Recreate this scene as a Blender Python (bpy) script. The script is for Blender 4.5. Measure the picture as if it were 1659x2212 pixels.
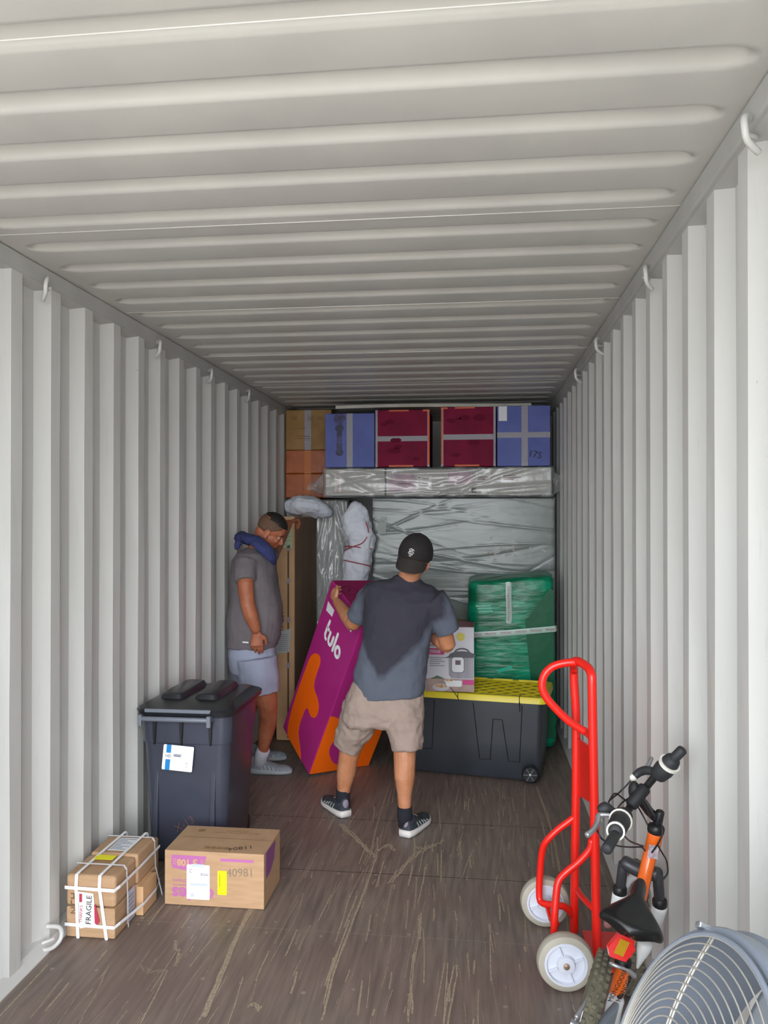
import bpy, bmesh, math, random
from mathutils import Vector as V, Matrix as M
R = random.Random(7)
for o in list(bpy.data.objects): bpy.data.objects.remove(o)
S = bpy.context.scene
COL = S.collection
# ------------------------------------------------------------ camera, light, exposure
FPX = 1720.0
YAW = math.atan(200.5/FPX); PIT = math.atan(11/FPX)
CAM = V((0, 0, 1.72))
cd = bpy.data.cameras.new('camera'); cam = bpy.data.objects.new('camera', cd); COL.objects.link(cam)
cd.sensor_fit = 'VERTICAL'; cd.sensor_height = 24; cd.lens = 24*FPX/2212; cd.clip_start = .05
cam.location = CAM; cam.rotation_euler = (math.pi/2+PIT, 0, YAW); S.camera = cam
S.view_settings.view_transform = 'Standard'; S.view_settings.look = 'None'; S.view_settings.gamma = 1
S.view_settings.use_curve_mapping = False; S.view_settings.exposure = 1.95
wd = bpy.data.worlds.new('sky'); S.world = wd; wd.use_nodes = True
bg = wd.node_tree.nodes['Background']; bg.inputs[0].default_value = (.86, .93, 1.0, 1); bg.inputs[1].default_value = 1.0
sd = bpy.data.lights.new('sun', 'SUN'); sd.energy = 4.2; sd.angle = .02; sd.color = (1, .95, .9)
sun = bpy.data.objects.new('sun', sd); COL.objects.link(sun); sun.rotation_euler = (math.radians(-38), math.radians(12), 0); sun.location = (0, -6, 9)
hd_ = bpy.data.lights.new('added_soft_sun', 'SUN'); hd_.energy = 1.15; hd_.angle = math.radians(55); hd_.color = (.97, .98, 1)  # extra broad sun, added to carry soft daylight to the deep end
hz_ = bpy.data.objects.new('added_soft_sun', hd_); COL.objects.link(hz_); hz_.location = (0, -8, 5); hz_.rotation_euler = V((-.05, 1, -.15)).to_track_quat('-Z', 'Y').to_euler()
pd = bpy.data.lights.new('doorway_portal', 'AREA'); pd.shape = 'RECTANGLE'; pd.size = 2.36; pd.size_y = 2.7; pd.cycles.is_portal = True
po = bpy.data.objects.new('doorway_portal', pd); COL.objects.link(po); po.location = (-.52, .42, 1.35); po.rotation_euler = (math.pi/2, 0, 0)

# ------------------------------------------------------------ helpers
_f0 = V((-math.sin(YAW), math.cos(YAW), 0)); RT = V((math.cos(YAW), math.sin(YAW), 0)); _u0 = V((0, 0, 1))
FW = math.cos(PIT)*_f0+math.sin(PIT)*_u0; UPV = math.cos(PIT)*_u0-math.sin(PIT)*_f0
def W(x, y, Y):
    """world point seen at photo pixel x, y whose depth into the container is Y"""
    d = FW+RT*(x-829.5)/FPX+UPV*(1106-y)/FPX
    return CAM+d*(Y/d.y)
def srgb(h):
    h = h.lstrip('#'); c = [int(h[i:i+2], 16)/255 for i in (0, 2, 4)]
    return tuple((v/12.92 if v <= .04045 else ((v+.055)/1.055)**2.4) for v in c)+(1,)
def setin(n, k, v):
    if k in n.inputs: n.inputs[k].default_value = v
MATS = {}
def mat(name, col, rough=.5, metal=0, col2=None, nscale=20, nstretch=(1, 1, 1), bump=0, bscale=60, bstretch=(1, 1, 1), spec=.5, detail=4, alpha=1, fac=(.35, .65), coat=0):
    if name in MATS: return MATS[name]
    m = bpy.data.materials.new(name); m.use_nodes = True; nt = m.node_tree; b = nt.nodes['Principled BSDF']
    c = srgb(col) if isinstance(col, str) else col
    b.inputs['Base Color'].default_value = c; b.inputs['Roughness'].default_value = rough; b.inputs['Metallic'].default_value = metal
    setin(b, 'Specular IOR Level', spec); setin(b, 'Coat Weight', coat); b.inputs['Alpha'].default_value = alpha
    tc = nt.nodes.new('ShaderNodeTexCoord')
    def noise(scale, st):
        mp = nt.nodes.new('ShaderNodeMapping'); mp.inputs['Scale'].default_value = st; nt.links.new(tc.outputs['Object'], mp.inputs[0])
        n = nt.nodes.new('ShaderNodeTexNoise'); n.inputs['Scale'].default_value = scale; n.inputs['Detail'].default_value = detail
        nt.links.new(mp.outputs[0], n.inputs['Vector']); return n
    if col2 is not None:
        n = noise(nscale, nstretch); r = nt.nodes.new('ShaderNodeValToRGB'); nt.links.new(n.outputs[0], r.inputs[0])
        r.color_ramp.elements[0].position = fac[0]; r.color_ramp.elements[1].position = fac[1]
        r.color_ramp.elements[0].color = c; r.color_ramp.elements[1].color = srgb(col2) if isinstance(col2, str) else col2
        nt.links.new(r.outputs[0], b.inputs['Base Color'])
    if bump:
        n = noise(bscale, bstretch); bp = nt.nodes.new('ShaderNodeBump'); bp.inputs['Strength'].default_value = bump; bp.inputs['Distance'].default_value = .01
        nt.links.new(n.outputs[0], bp.inputs['Height']); nt.links.new(bp.outputs[0], b.inputs['Normal'])
    MATS[name] = m; return m
def tag(o, label=None, cat=None, group=None, kind=None):
    if label: o['label'] = label
    if cat: o['category'] = cat
    if group: o['group'] = group
    if kind: o['kind'] = kind
    return o
ORG = {}
def thing(name, label, cat, loc, group=None):
    o = bpy.data.objects.new(name, None); COL.objects.link(o); o.location = loc; o.empty_display_size = .05
    ORG[o.name] = V(loc); return tag(o, label, cat, group)
def obj(name, bm, m, parent=None, smooth=False, mods=(), label=None, org=None, autos=None):
    """link a bmesh built in world coordinates as one mesh object, under parent if given"""
    L = ORG[parent.name] if parent else (V(org) if org is not None else V((0, 0, 0)))
    if L.length: bmesh.ops.translate(bm, verts=bm.verts, vec=-L)
    me = bpy.data.meshes.new(name)
    if smooth:
        for f in bm.faces: f.smooth = True
    if autos:
        for e in bm.edges:
            if len(e.link_faces) == 2 and e.calc_face_angle(0) > autos: e.smooth = False
    bm.normal_update(); bm.to_mesh(me); bm.free()
    o = bpy.data.objects.new(name, me); COL.objects.link(o)
    for x in (m if isinstance(m, (list, tuple)) else [m]): me.materials.append(x)
    if parent: o.parent = parent
    else: o.location = L
    ORG[o.name] = L
    for k, kw in mods:
        md = o.modifiers.new(k.lower(), k)
        for a, v in kw.items(): setattr(md, a, v)
    if label: o['label'] = label
    return o
def B(): return bmesh.new()
def box(bm, c, s, rot=None, bev=0, mi=0, seg=2):
    r = bmesh.ops.create_cube(bm, size=1); vs = r['verts']
    mt = M.Translation(V(c)) @ (rot.to_4x4() if rot is not None else M.Identity(4)) @ M.Diagonal((s[0], s[1], s[2], 1))
    bmesh.ops.transform(bm, matrix=mt, verts=vs)
    fs = set(f for v in vs for f in v.link_faces)
    for f in fs: f.material_index = mi
    if bev:
        es = list(set(e for v in vs for e in v.link_edges))
        r2 = bmesh.ops.bevel(bm, geom=es, offset=bev, segments=seg, affect='EDGES', profile=.5)
        for f in r2['faces']: f.material_index = mi
    return bm
def boxr(bm, x0, x1, y0, y1, z0, z1, bev=0, mi=0):
    return box(bm, ((x0+x1)/2, (y0+y1)/2, (z0+z1)/2), (x1-x0, y1-y0, z1-z0), None, bev, mi)
def frame(d, ref=None):
    d = V(d).normalized()
    ref = V(ref) if ref is not None else (V((0, 0, 1)) if abs(d.z) < .9 else V((0, 1, 0)))
    a = (ref-d*ref.dot(d)).normalized(); return d, a, d.cross(a)
def smoothp(pts, n=4):
    """Catmull-Rom through the points; works on tuples of vector plus radius"""
    P = [V(p) for p in pts]; out = []
    for i in range(len(P)-1):
        p0 = P[max(i-1, 0)]; p1 = P[i]; p2 = P[i+1]; p3 = P[min(i+2, len(P)-1)]
        for k in range(n):
            t = k/n
            out.append(.5*((2*p1)+(p2-p0)*t+(2*p0-5*p1+4*p2-p3)*t*t+(3*p1-p0-3*p2+p3)*t**3))
    out.append(P[-1]); return out
def rings(bm, R_, close=True, mi=0):
    """skin a list of rings (lists of points)"""
    vs = [[bm.verts.new(p) for p in r] for r in R_]
    n = len(vs[0])
    for a, b in zip(vs, vs[1:]):
        for i in range(n):
            f = bm.faces.new((a[i], a[(i+1) % n], b[(i+1) % n], b[i])); f.material_index = mi
    if close:
        f = bm.faces.new(vs[0][::-1]); f.material_index = mi
        f = bm.faces.new(vs[-1]); f.material_index = mi
    return vs
def tube(bm, pts, r, seg=10, sm=0, ref=None, flat=1.0, mi=0, dome=True, closed=False):
    """sweep a circle (or an ellipse, flat<1 thins it along the second axis)"""
    P = [V(p) for p in pts]; rr = list(r) if isinstance(r, (list, tuple)) else [r]*len(P)
    if sm:
        n = sm; Q = smoothp(P, n); q = []
        for i in range(len(P)-1):
            for k in range(n): q.append(rr[i]+(rr[i+1]-rr[i])*k/n)
        q.append(rr[-1]); P, rr = Q, q
    out = []; a = None
    for i, p in enumerate(P):
        if closed: t = P[(i+1) % len(P)]-P[i-1]
        else: t = (P[min(i+1, len(P)-1)]-P[max(i-1, 0)])
        t.normalize()
        if a is None: _, a, b = frame(t, ref)
        else:
            a = (a-t*a.dot(t)).normalized(); b = t.cross(a)
        out.append([p+(a*math.cos(2*math.pi*k/seg)+b*math.sin(2*math.pi*k/seg)*flat)*rr[i] for k in range(seg)])
    if closed:
        rings(bm, out+[out[0]], False, mi); bmesh.ops.remove_doubles(bm, verts=bm.verts, dist=1e-6); return bm
    if dome:
        t0 = (P[1]-P[0]).normalized(); t1 = (P[-1]-P[-2]).normalized()
        def sh(ring, c, t, k, d): return [c+(q-c)*k+t*d for q in ring]
        out = [sh(out[0], P[0], -t0, .5, rr[0]*.45), sh(out[0], P[0], -t0, .85, rr[0]*.25)]+out+[sh(out[-1], P[-1], t1, .85, rr[-1]*.25), sh(out[-1], P[-1], t1, .5, rr[-1]*.45)]
    rings(bm, out, True, mi); return bm
def ell(bm, c, r, rot=None, seg=16, mi=0):
    q = bmesh.ops.create_uvsphere(bm, u_segments=seg, v_segments=seg*2//3, radius=1)
    mt = M.Translation(V(c)) @ (rot.to_4x4() if rot is not None else M.Identity(4)) @ M.Diagonal((r[0], r[1], r[2], 1))
    bmesh.ops.transform(bm, matrix=mt, verts=q['verts'])
    for v in q['verts']:
        for f in v.link_faces: f.material_index = mi
    return bm
def cyl(bm, a, b, r, seg=24, r2=None, mi=0):
    a = V(a); b = V(b); d, u, w = frame(b-a); r2 = r if r2 is None else r2
    rings(bm, [[p+(u*math.cos(2*math.pi*k/seg)+w*math.sin(2*math.pi*k/seg))*q for k in range(seg)] for p, q in ((a, r), (b, r2))], True, mi); return bm
def lathe(bm, c, ax, prof, seg=40, mi=0):
    """profile of (distance along axis, radius)"""
    d, u, w = frame(ax); c = V(c)
    rings(bm, [[c+d*h+(u*math.cos(2*math.pi*k/seg)+w*math.sin(2*math.pi*k/seg))*max(q, 1e-4) for k in range(seg)] for h, q in prof], True, mi); return bm
def rr(w, h, r, n=5, cx=0, cy=0):
    o = []
    for sx, sy, a0 in ((1, 1, 0), (-1, 1, 90), (-1, -1, 180), (1, -1, 270)):
        for k in range(n+1):
            a = math.radians(a0+90*k/n); o.append((cx+sx*(w/2-r)+r*math.cos(a), cy+sy*(h/2-r)+r*math.sin(a)))
    return o
class Face:
    """a flat face of a thing: origin at its lower left corner, x and y along its edges, n outwards"""
    def __init__(s, o, x, y):
        s.o = V(o); s.x = V(x).normalized(); s.y = V(y).normalized(); s.n = s.x.cross(s.y)
    def p(s, u, v, h=0): return s.o+s.x*u+s.y*v+s.n*h
    def plate(s, bm, pts, h=.001, th=.0008, mi=0):
        a = [bm.verts.new(s.p(u, v, h)) for u, v in pts]; b = [bm.verts.new(s.p(u, v, h-th)) for u, v in pts]
        n = len(a); f = bm.faces.new(a); f.material_index = mi
        f = bm.faces.new(b[::-1]); f.material_index = mi
        for i in range(n):
            f = bm.faces.new((a[i], b[i], b[(i+1) % n], a[(i+1) % n])); f.material_index = mi
        return bm
    def rect(s, bm, u0, v0, u1, v1, h=.001, mi=0, th=.0008): return s.plate(bm, [(u0, v0), (u1, v0), (u1, v1), (u0, v1)], h, th, mi)
    def stroke(s, bm, pts, w, h=.0012, mi=0, sm=0):
        """a rounded pen line"""
        if sm: pts = [(q.x, q.y) for q in smoothp([(u, v, 0) for u, v in pts], sm)]
        L = []; Rr = []
        P = [V((u, v)) for u, v in pts]
        for i, p in enumerate(P):
            t = (P[min(i+1, len(P)-1)]-P[max(i-1, 0)]).normalized(); n = V((-t.y, t.x))
            L.append(p+n*w/2); Rr.append(p-n*w/2)
        t = (P[-1]-P[-2]).normalized(); n = V((-t.y, t.x)); cap1 = [P[-1]+(n*math.cos(a)+t*math.sin(a))*w/2 for a in [math.pi*k/6 for k in range(1, 6)]]
        t = (P[0]-P[1]).normalized(); n = V((-t.y, t.x)); cap0 = [P[0]+(n*math.cos(a)+t*math.sin(a))*w/2 for a in [math.pi*k/6 for k in range(1, 6)]]
        for i in range(len(L)-1):
            q = [bm.verts.new(s.p(a.x, a.y, h)) for a in (Rr[i], Rr[i+1], L[i+1], L[i])]; f = bm.faces.new(q); f.material_index = mi
        for c, cp, a, b in ((P[-1], cap1, L[-1], Rr[-1]), (P[0], cap0, Rr[0], L[0])):
            q = [bm.verts.new(s.p(z.x, z.y, h)) for z in [a]+cp+[b]]; f = bm.faces.new(q[::-1]); f.material_index = mi
            f.normal_update()
            if f.normal.dot(s.n) < 0: f.normal_flip()
        return bm
def mix_text(name, txt, size, m, parent, face, u, v, h=.0012, ang=0, sx=1, bold=0, align='CENTER'):
    """lettering standing on a face, centred at u, v, turned by ang degrees"""
    cu = bpy.data.curves.new(name, 'FONT'); cu.body = txt; cu.size = size; cu.align_x = align; cu.align_y = 'CENTER'; cu.offset = bold; cu.extrude = .0003; cu.resolution_u = 3
    t = bpy.data.objects.new(name, cu); COL.objects.link(t); bpy.context.view_layer.update()
    me = bpy.data.meshes.new_from_object(t.evaluated_get(bpy.context.evaluated_depsgraph_get())); bpy.data.objects.remove(t)
    a = math.radians(ang); X = face.x*math.cos(a)+face.y*math.sin(a); Y = -face.x*math.sin(a)+face.y*math.cos(a); c = face.p(u, v, h)
    mt = M(((X.x*sx, Y.x, face.n.x, c.x), (X.y*sx, Y.y, face.n.y, c.y), (X.z*sx, Y.z, face.n.z, c.z), (0, 0, 0, 1)))
    bm = B(); bm.from_mesh(me); bmesh.ops.transform(bm, matrix=mt, verts=bm.verts); bpy.data.meshes.remove(me)
    return obj(name, bm, m, parent)
RM = lambda vox=.006, it=2: [('REMESH', dict(mode='VOXEL', voxel_size=vox, use_smooth_shade=True)), ('SMOOTH', dict(iterations=it, factor=.5))]
TEX = {}
def clouds(size, depth=1, kind='CLOUDS'):
    k = (size, depth, kind)
    if k not in TEX:
        t = bpy.data.textures.new('folds', kind); t.noise_scale = size
        if kind == 'CLOUDS': t.noise_depth = depth
        TEX[k] = t
    return TEX[k]
def DISP(size, st, depth=1): return [('DISPLACE', dict(texture=clouds(size, depth), strength=st, mid_level=.5, texture_coords='LOCAL'))]
def nodemat(name, rough=.5):
    m = bpy.data.materials.new(name); m.use_nodes = True; MATS[name] = m
    return m, m.node_tree, m.node_tree.nodes['Principled BSDF']
def math_(nt, op, a, b=None, c=None, clamp=False):
    n = nt.nodes.new('ShaderNodeMath'); n.operation = op; n.use_clamp = clamp
    for i, x in enumerate((a, b, c)):
        if x is None: continue
        if isinstance(x, (int, float)): n.inputs[i].default_value = x
        else: nt.links.new(x, n.inputs[i])
    return n.outputs[0]
def mixc(nt, f, a, b):
    n = nt.nodes.new('ShaderNodeMix'); n.data_type = 'RGBA'
    nt.links.new(f, n.inputs[0]) if not isinstance(f, (int, float)) else setattr(n.inputs[0], 'default_value', f)
    for k, x in ((6, a), (7, b)):
        if isinstance(x, (tuple, str)): n.inputs[k].default_value = srgb(x) if isinstance(x, str) else x
        else: nt.links.new(x, n.inputs[k])
    return n.outputs[2]
def noisen(nt, scale, st=(1, 1, 1), det=3, coord=None, loc=(0, 0, 0)):
    if coord is None: coord = nt.nodes.new('ShaderNodeTexCoord').outputs['Object']
    mp = nt.nodes.new('ShaderNodeMapping'); mp.inputs['Scale'].default_value = st; mp.inputs['Location'].default_value = loc; nt.links.new(coord, mp.inputs[0])
    n = nt.nodes.new('ShaderNodeTexNoise'); n.inputs['Scale'].default_value = scale; n.inputs['Detail'].default_value = det; nt.links.new(mp.outputs[0], n.inputs['Vector'])
    return n.outputs[0]
def ramp(nt, f, p0, p1):
    n = nt.nodes.new('ShaderNodeMapRange'); n.inputs[1].default_value = p0; n.inputs[2].default_value = p1; nt.links.new(f, n.inputs[0]); return n.outputs[0]

# ------------------------------------------------------------ materials
# container paint: light grey with faint grime and scuffs
m, nt, b = nodemat('container_paint')
n1 = noisen(nt, 2.2, (1, 1, .5), 5); n2 = noisen(nt, 9, (6, 6, .6), 6)
c = mixc(nt, ramp(nt, n1, .3, .7), '#cdcdca', '#d5d5d2'); c = mixc(nt, math_(nt, 'MULTIPLY', ramp(nt, n2, .62, .8), .25), c, '#a8a29c')
n3 = noisen(nt, 14, (1, 3, 3), 7); c = mixc(nt, math_(nt, 'MULTIPLY', ramp(nt, n3, .74, .78), .55), c, '#77736d')
nt.links.new(c, b.inputs['Base Color']); b.inputs['Roughness'].default_value = .42
bp = nt.nodes.new('ShaderNodeBump'); bp.inputs['Strength'].default_value = .25; bp.inputs['Distance'].default_value = .01
nt.links.new(noisen(nt, 5, (1, 1, 1), 3), bp.inputs['Height']); nt.links.new(bp.outputs[0], b.inputs['Normal'])
PAINT = m
ROOFP = mat('roof_paint', '#c9c7c3', .38, col2='#d2d0cb', nscale=3, bump=.12, bscale=4)
RAILP = mat('rail_paint', '#b4b4b1', .5, col2='#bcbcba', nscale=6)
# plywood floor
m, nt, b = nodemat('plywood_floor')
g1 = noisen(nt, 3, (14, 1.1, 1), 8); g2 = noisen(nt, 1.3, (1, 1, 1), 5); g3 = noisen(nt, 5, (30, 1.0, 1), 5, loc=(3, 1, 0)); g4 = noisen(nt, 24, (5, 1, 1), 6, loc=(8, 4, 0))
c = mixc(nt, ramp(nt, g1, .3, .72), '#665c56', '#8c7d73'); c = mixc(nt, math_(nt, 'MULTIPLY', ramp(nt, g2, .42, .68), .55), c, '#77605a')
c = mixc(nt, math_(nt, 'MULTIPLY', ramp(nt, g3, .60, .74), .55), c, '#8c7c6a'); c = mixc(nt, math_(nt, 'MULTIPLY', ramp(nt, g4, .66, .74), .4), c, '#93877a')
nt.links.new(c, b.inputs['Base Color']); b.inputs['Roughness'].default_value = .5
bp = nt.nodes.new('ShaderNodeBump'); bp.inputs['Strength'].default_value = .3; bp.inputs['Distance'].default_value = .006
nt.links.new(g1, bp.inputs['Height']); nt.links.new(bp.outputs[0], b.inputs['Normal']); FLOOR = m
SCUFF = mat('floor_scuff', '#ab9c89', .7, col2='#94846f', nscale=60, nstretch=(3, 1, 1), fac=(.4, .6))
SEAM = mat('floor_seam', '#8d8379', .7); SEAMD = mat('floor_seam_dark', '#3a322e', .8); NAIL = mat('nail_head', '#8f867b', .5)
CONC = mat('concrete', '#b9b4ab', .9, col2='#a9a49b', nscale=3)
CARD = mat('cardboard', '#bd9a78', .75, col2='#b3906e', nscale=9, nstretch=(1, 1, 6), bump=.05, bscale=30)
CARDL = mat('cardboard_light', '#cfa77e', .75, col2='#c79f76', nscale=9, bump=.05, bscale=30)
CARDD = mat('cardboard_tan', '#a5804f', .7, col2='#94713f', nscale=7)
CARDB = mat('cardboard_brown', '#8a705a', .75, col2='#81684f', nscale=5)
ORANGEC = mat('cardboard_orange', '#b8622a', .35, col2='#9d4f20', nscale=9, bump=.3, bscale=14)
TAPE = mat('clear_tape', '#d8d4cc', .2, alpha=.45)
TAPEB = mat('brown_tape', '#ab855a', .3)
WHITE = mat('white_paper', '#e9ebee', .6); INK = mat('black_ink', '#2b2724', .7); INKG = mat('grey_print', '#8f93a0', .7)
YEL = mat('yellow_sticker', '#f4ee10', .5); PINKP = mat('mauve_print', '#b96aa6', .7); STRAP = mat('white_strap', '#f1f0f2', .4)
SKIN = mat('skin', '#c58a68', .5, col2='#b67955', nscale=14, bump=.05, bscale=120); SKINR = mat('skin_ruddy', '#b06c4c', .5, col2='#a05c40', nscale=14)
BLK = mat('black_plastic', '#17181b', .4); BLKM = mat('matte_black', '#1c1c1f', .65)
# ------------------------------------------------------------ the container
XL, XR, Y0, Y1, ZC = -1.70, .66, .42, 8.25, 2.71
def wall(name, X, out, phase, pitch=.2775):
    """corrugated side: inner flats at X, outer flats at X+out"""
    pr = []; y = phase-math.ceil((phase-Y0)/pitch)*pitch
    while y < Y1:
        for dy, o in ((0, 1), (.068, 0), (.140, 0), (.208, 1)):
            if Y0 < y+dy < Y1: pr.append((y+dy, o*out))
        y += pitch
    pr = [(Y0, pr[0][1])]+pr+[(Y1, pr[-1][1])]
    bm = B(); zs = [0, .02, .5, 1, 1.5, 2, ZC-.09, ZC-.07]; cols = []
    for yy, o in pr:
        # the foot and the head of each rib run out into the rails
        cols.append([bm.verts.new((X+o+(R.uniform(-.0015, .0015) if 0 < i < 6 else 0), yy+(R.uniform(-.003, .003) if 0 < i < 6 else 0), z)) for i, z in enumerate(zs)])
    s = 1 if out < 0 else -1
    for a, c in zip(cols, cols[1:]):
        for i in range(len(zs)-1):
            f = (a[i], c[i], c[i+1], a[i+1]); bm.faces.new(f if s < 0 else f[::-1])
    return tag(obj(name, bm, PAINT), kind='structure')
wall('wall_left', XL, -.036, 2.954-3*.2775); wall('wall_right', XR, .036, 2.524)
bm = B(); boxr(bm, XL-.04, XR+.04, Y1, Y1+.03, 0, ZC+.05); tag(obj('wall_back', bm, PAINT), kind='structure')
# pressed roof with blind-ended grooves
bm = B(); P_ = .2436; yc = 2.027; xs = [XL-.03, XL+.04]+[XL+.05+.02*k for k in range(8)]+[XL+.25+(XR-XL-.5)*k/14 for k in range(15)]+[XR-.05-.02*k for k in range(7, -1, -1)]+[XR-.04, XR+.03]
ys = []; k0 = math.ceil((Y0-yc)/P_)
for k in range(k0-1, int((Y1-yc)/P_)+2):
    for d in (-.055, -.045, -.035, -.026, -.016, -.006, .004, .014, .024, .034, .044, .055): ys.append(yc+k*P_+d)
    ys.append(yc+(k+.5)*P_)
ys = sorted(y for y in ys if Y0 < y < Y1); ys = [Y0]+ys+[Y1]; g = []
for y in ys:
    t = ((y-yc+P_/2) % P_)-P_/2; row = []
    for x in xs:
        e = min(x-(XL+.075), (XR-.075)-x); a = 0
        if e > 0:
            q = min(1, e/.06); w = .050*math.sqrt(max(0, 1-(1-q)**2))
            if w > 0 and abs(t) < w: a = .5*(1+math.cos(math.pi*t/w))
        row.append(bm.verts.new((x, y, ZC+.031*a)))
    g.append(row)
for a, c in zip(g, g[1:]):
    for i in range(len(xs)-1): bm.faces.new((a[i], c[i], c[i+1], a[i+1]))
for sy in (1.66, 2.73, 3.80, 4.87, 5.94):   # weld seams between roof sheets
    tube(bm, [(XL+.01, sy-.115, ZC), (XR-.01, sy-.115, ZC)], .0022, 6)
tag(obj('ceiling', bm, ROOFP, smooth=True), kind='structure')
for a_ in ((XL-.1, XR+.1, Y0, Y1+.1, ZC+.05, ZC+.07), (XL-.1, XL-.06, Y0, Y1+.1, -.2, ZC+.05), (XR+.06, XR+.1, Y0, Y1+.1, -.2, ZC+.05)):
    bm = B(); boxr(bm, *a_); tag(obj('wall_outer', bm, PAINT), kind='structure')
for i, (X, s) in enumerate(((XL, 1), (XR, -1))):
    bm = B(); xs_ = sorted((X-s*.05, X+s*(.004 if s > 0 else .020))); boxr(bm, xs_[0], xs_[1], Y0, Y1, ZC-.072, ZC-.002, .006)
    # sloping lip under the rail
    a = [(X+s*.004, ZC-.072), (X-s*.036, ZC-.098), (X-s*.05, ZC-.072)]
    rings(bm, [[(x, yy, z) for x, z in a] for yy in (Y0, Y1)])
    bmesh.ops.recalc_face_normals(bm, faces=bm.faces)
    tag(obj('trim_%d' % (i+1), bm, RAILP), kind='structure')
    bm = B(); a = [(X-s*.036, -.01), (X+s*.022, -.01), (X+s*.020, .004), (X-s*.01, .045), (X-s*.036, .05)]
    rings(bm, [[(x, yy, z) for x, z in a] for yy in (Y0, Y1)]); bmesh.ops.recalc_face_normals(bm, faces=bm.faces)
    tag(obj('trim_%d' % (i+3), bm, PAINT), kind='structure')
# floor: plywood sheets with seams, nails, scrapes
bm = B(); boxr(bm, XL-.04, XR+.04, Y0, Y1, -.03, 0)
fl = Face((0, 0, 0), (1, 0, 0), (0, 1, 0))
for yy, mi in ((3.26, 2), (4.49, 3), (3.82, 3), (5.7, 3), (2.05, 2)):
    fl.stroke(bm, [(XL+.05, yy+.0), (-.5, yy+.004), (XR-.05, yy-.004)], .0045, .0006, mi)
for yy in (3.24, 3.31, 2.86, 3.82, 4.45, 5.1):
    for k in range(12):
        if R.random() < .75:
            x = XL+.1+k*.19+R.uniform(-.03, .03); y = yy+R.uniform(-.03, .03); r = R.uniform(.006, .010)
            fl.plate(bm, [(x+r*math.cos(a*math.pi/4), y+r*math.sin(a*math.pi/4)) for a in range(8)], .0007, .0006, 4)
def scrape(pix, w):
    pts = []
    for x, y in pix:
        d = FW+RT*(x-829.5)/FPX+UPV*(1106-y)/FPX; q = CAM+d*(-CAM.z/d.z); pts.append((q.x, q.y))
    for j in range(3):
        o = R.uniform(-w, w)*.5; fl.stroke(bm, [(a+o+R.uniform(-.002, .002), c+R.uniform(-.02, .02)) for a, c in smoothp([(u, v, 0) for u, v in pts], 5) and [(q.x, q.y) for q in smoothp([(u, v, 0) for u, v in pts], 5)]], w*R.uniform(.2, .55), .0008+.0002*j, 1)
for p, w in (([(548, 1960), (520, 2010), (478, 2110), (445, 2190)], .022), ([(738, 1782), (770, 1812), (798, 1838), (812, 1850)], .025), ([(812, 1850), (795, 1905), (758, 2000), (720, 2105), (697, 2200)], .012),
             ([(950, 1822), (905, 1842), (868, 1878), (842, 1908)], .022), ([(815, 1838), (838, 1826), (852, 1838)], .02), ([(900, 1832), (930, 1830), (958, 1815)], .02), ([(1160, 1700), (1178, 1750), (1195, 1805), (1210, 1880)], .012),
             ([(770, 1935), (745, 2000)], .01), ([(840, 1700), (815, 1780), (800, 1850)], .008), ([(945, 1720), (952, 1790)], .007), ([(908, 1975), (906, 2025)], .014), ([(892, 2060), (885, 2150), (880, 2205)], .010), ([(1008, 2060), (1012, 2120)], .008),
             ([(375, 2035), (385, 2060), (378, 2085)], .012), ([(300, 2090), (330, 2100), (358, 2098)], .01), ([(232, 2090), (205, 2150), (170, 2212)], .006), ([(540, 2170), (560, 2180)], .014), ([(1080, 1690), (1078, 1780)], .005), ([(1075, 1930), (1078, 1985)], .012)):
    scrape(p, w)
for _ in range(800):
    x, y = R.uniform(XL+.05, XR-.05), R.uniform(2.3, 5.6); l = R.choice((.04, .07, .12, .2, .35))*R.uniform(.6, 1.2); dx = R.gauss(0, .06)*l
    fl.stroke(bm, [(x, y), (x+dx*.4+R.uniform(-.002, .002), y+l*.5), (x+dx, y+l)], R.choice((.0015, .0025, .004, .007))*R.uniform(.6, 1.1), .0008+R.uniform(0, .0002), 1)
tag(obj('floor', bm, [FLOOR, SCUFF, SEAM, SEAMD, NAIL]), kind='structure')
bm = B(); boxr(bm, -9, 9, -14, Y0-.001, -.12, -.02); tag(obj('ground', bm, CONC), kind='structure')

# lashing rings of bent rod on the rails
def ring_mesh(s):
    bm = B(); rings_ = [(0, .035, .028), (s*.022, .008, .032), (s*.036, -.022, .018), (s*.038, -.034, -.008), (s*.030, -.024, -.036), (0, .008, -.052)]
    tube(bm, rings_, .0085, 8, sm=3); tube(bm, [(0, .04, -.002), (s*.03, .01, -.006)], .0065, 8)
    me = bpy.data.meshes.new('lashing_ring'); 
    for f in bm.faces: f.smooth = True
    bm.to_mesh(me); bm.free(); me.materials.append(PAINT); return me
RML, RMR = ring_mesh(1), ring_mesh(-1)
ordn = ['nearest to the door', 'second from the door', 'third from the door', 'fourth from the door', 'fifth from the door', 'farthest in']
def lring(px, py, side, k, Y=None, z=None, rot=0):
    X = (XL+.006 if side == 'left' else XR-.006)
    if Y is None:
        d = FW+RT*(px-829.5)/FPX+UPV*(1106-py)/FPX; q = CAM+d*(X/d.x); Y = q.y; z = min(q.z+.03, ZC-.085)
    o = bpy.data.objects.new('lashing_ring', RML if side == 'left' else RMR); COL.objects.link(o); o.location = (X, Y, z); o.rotation_euler = (rot, 0, R.uniform(-.15, .15))
    return o
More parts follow.
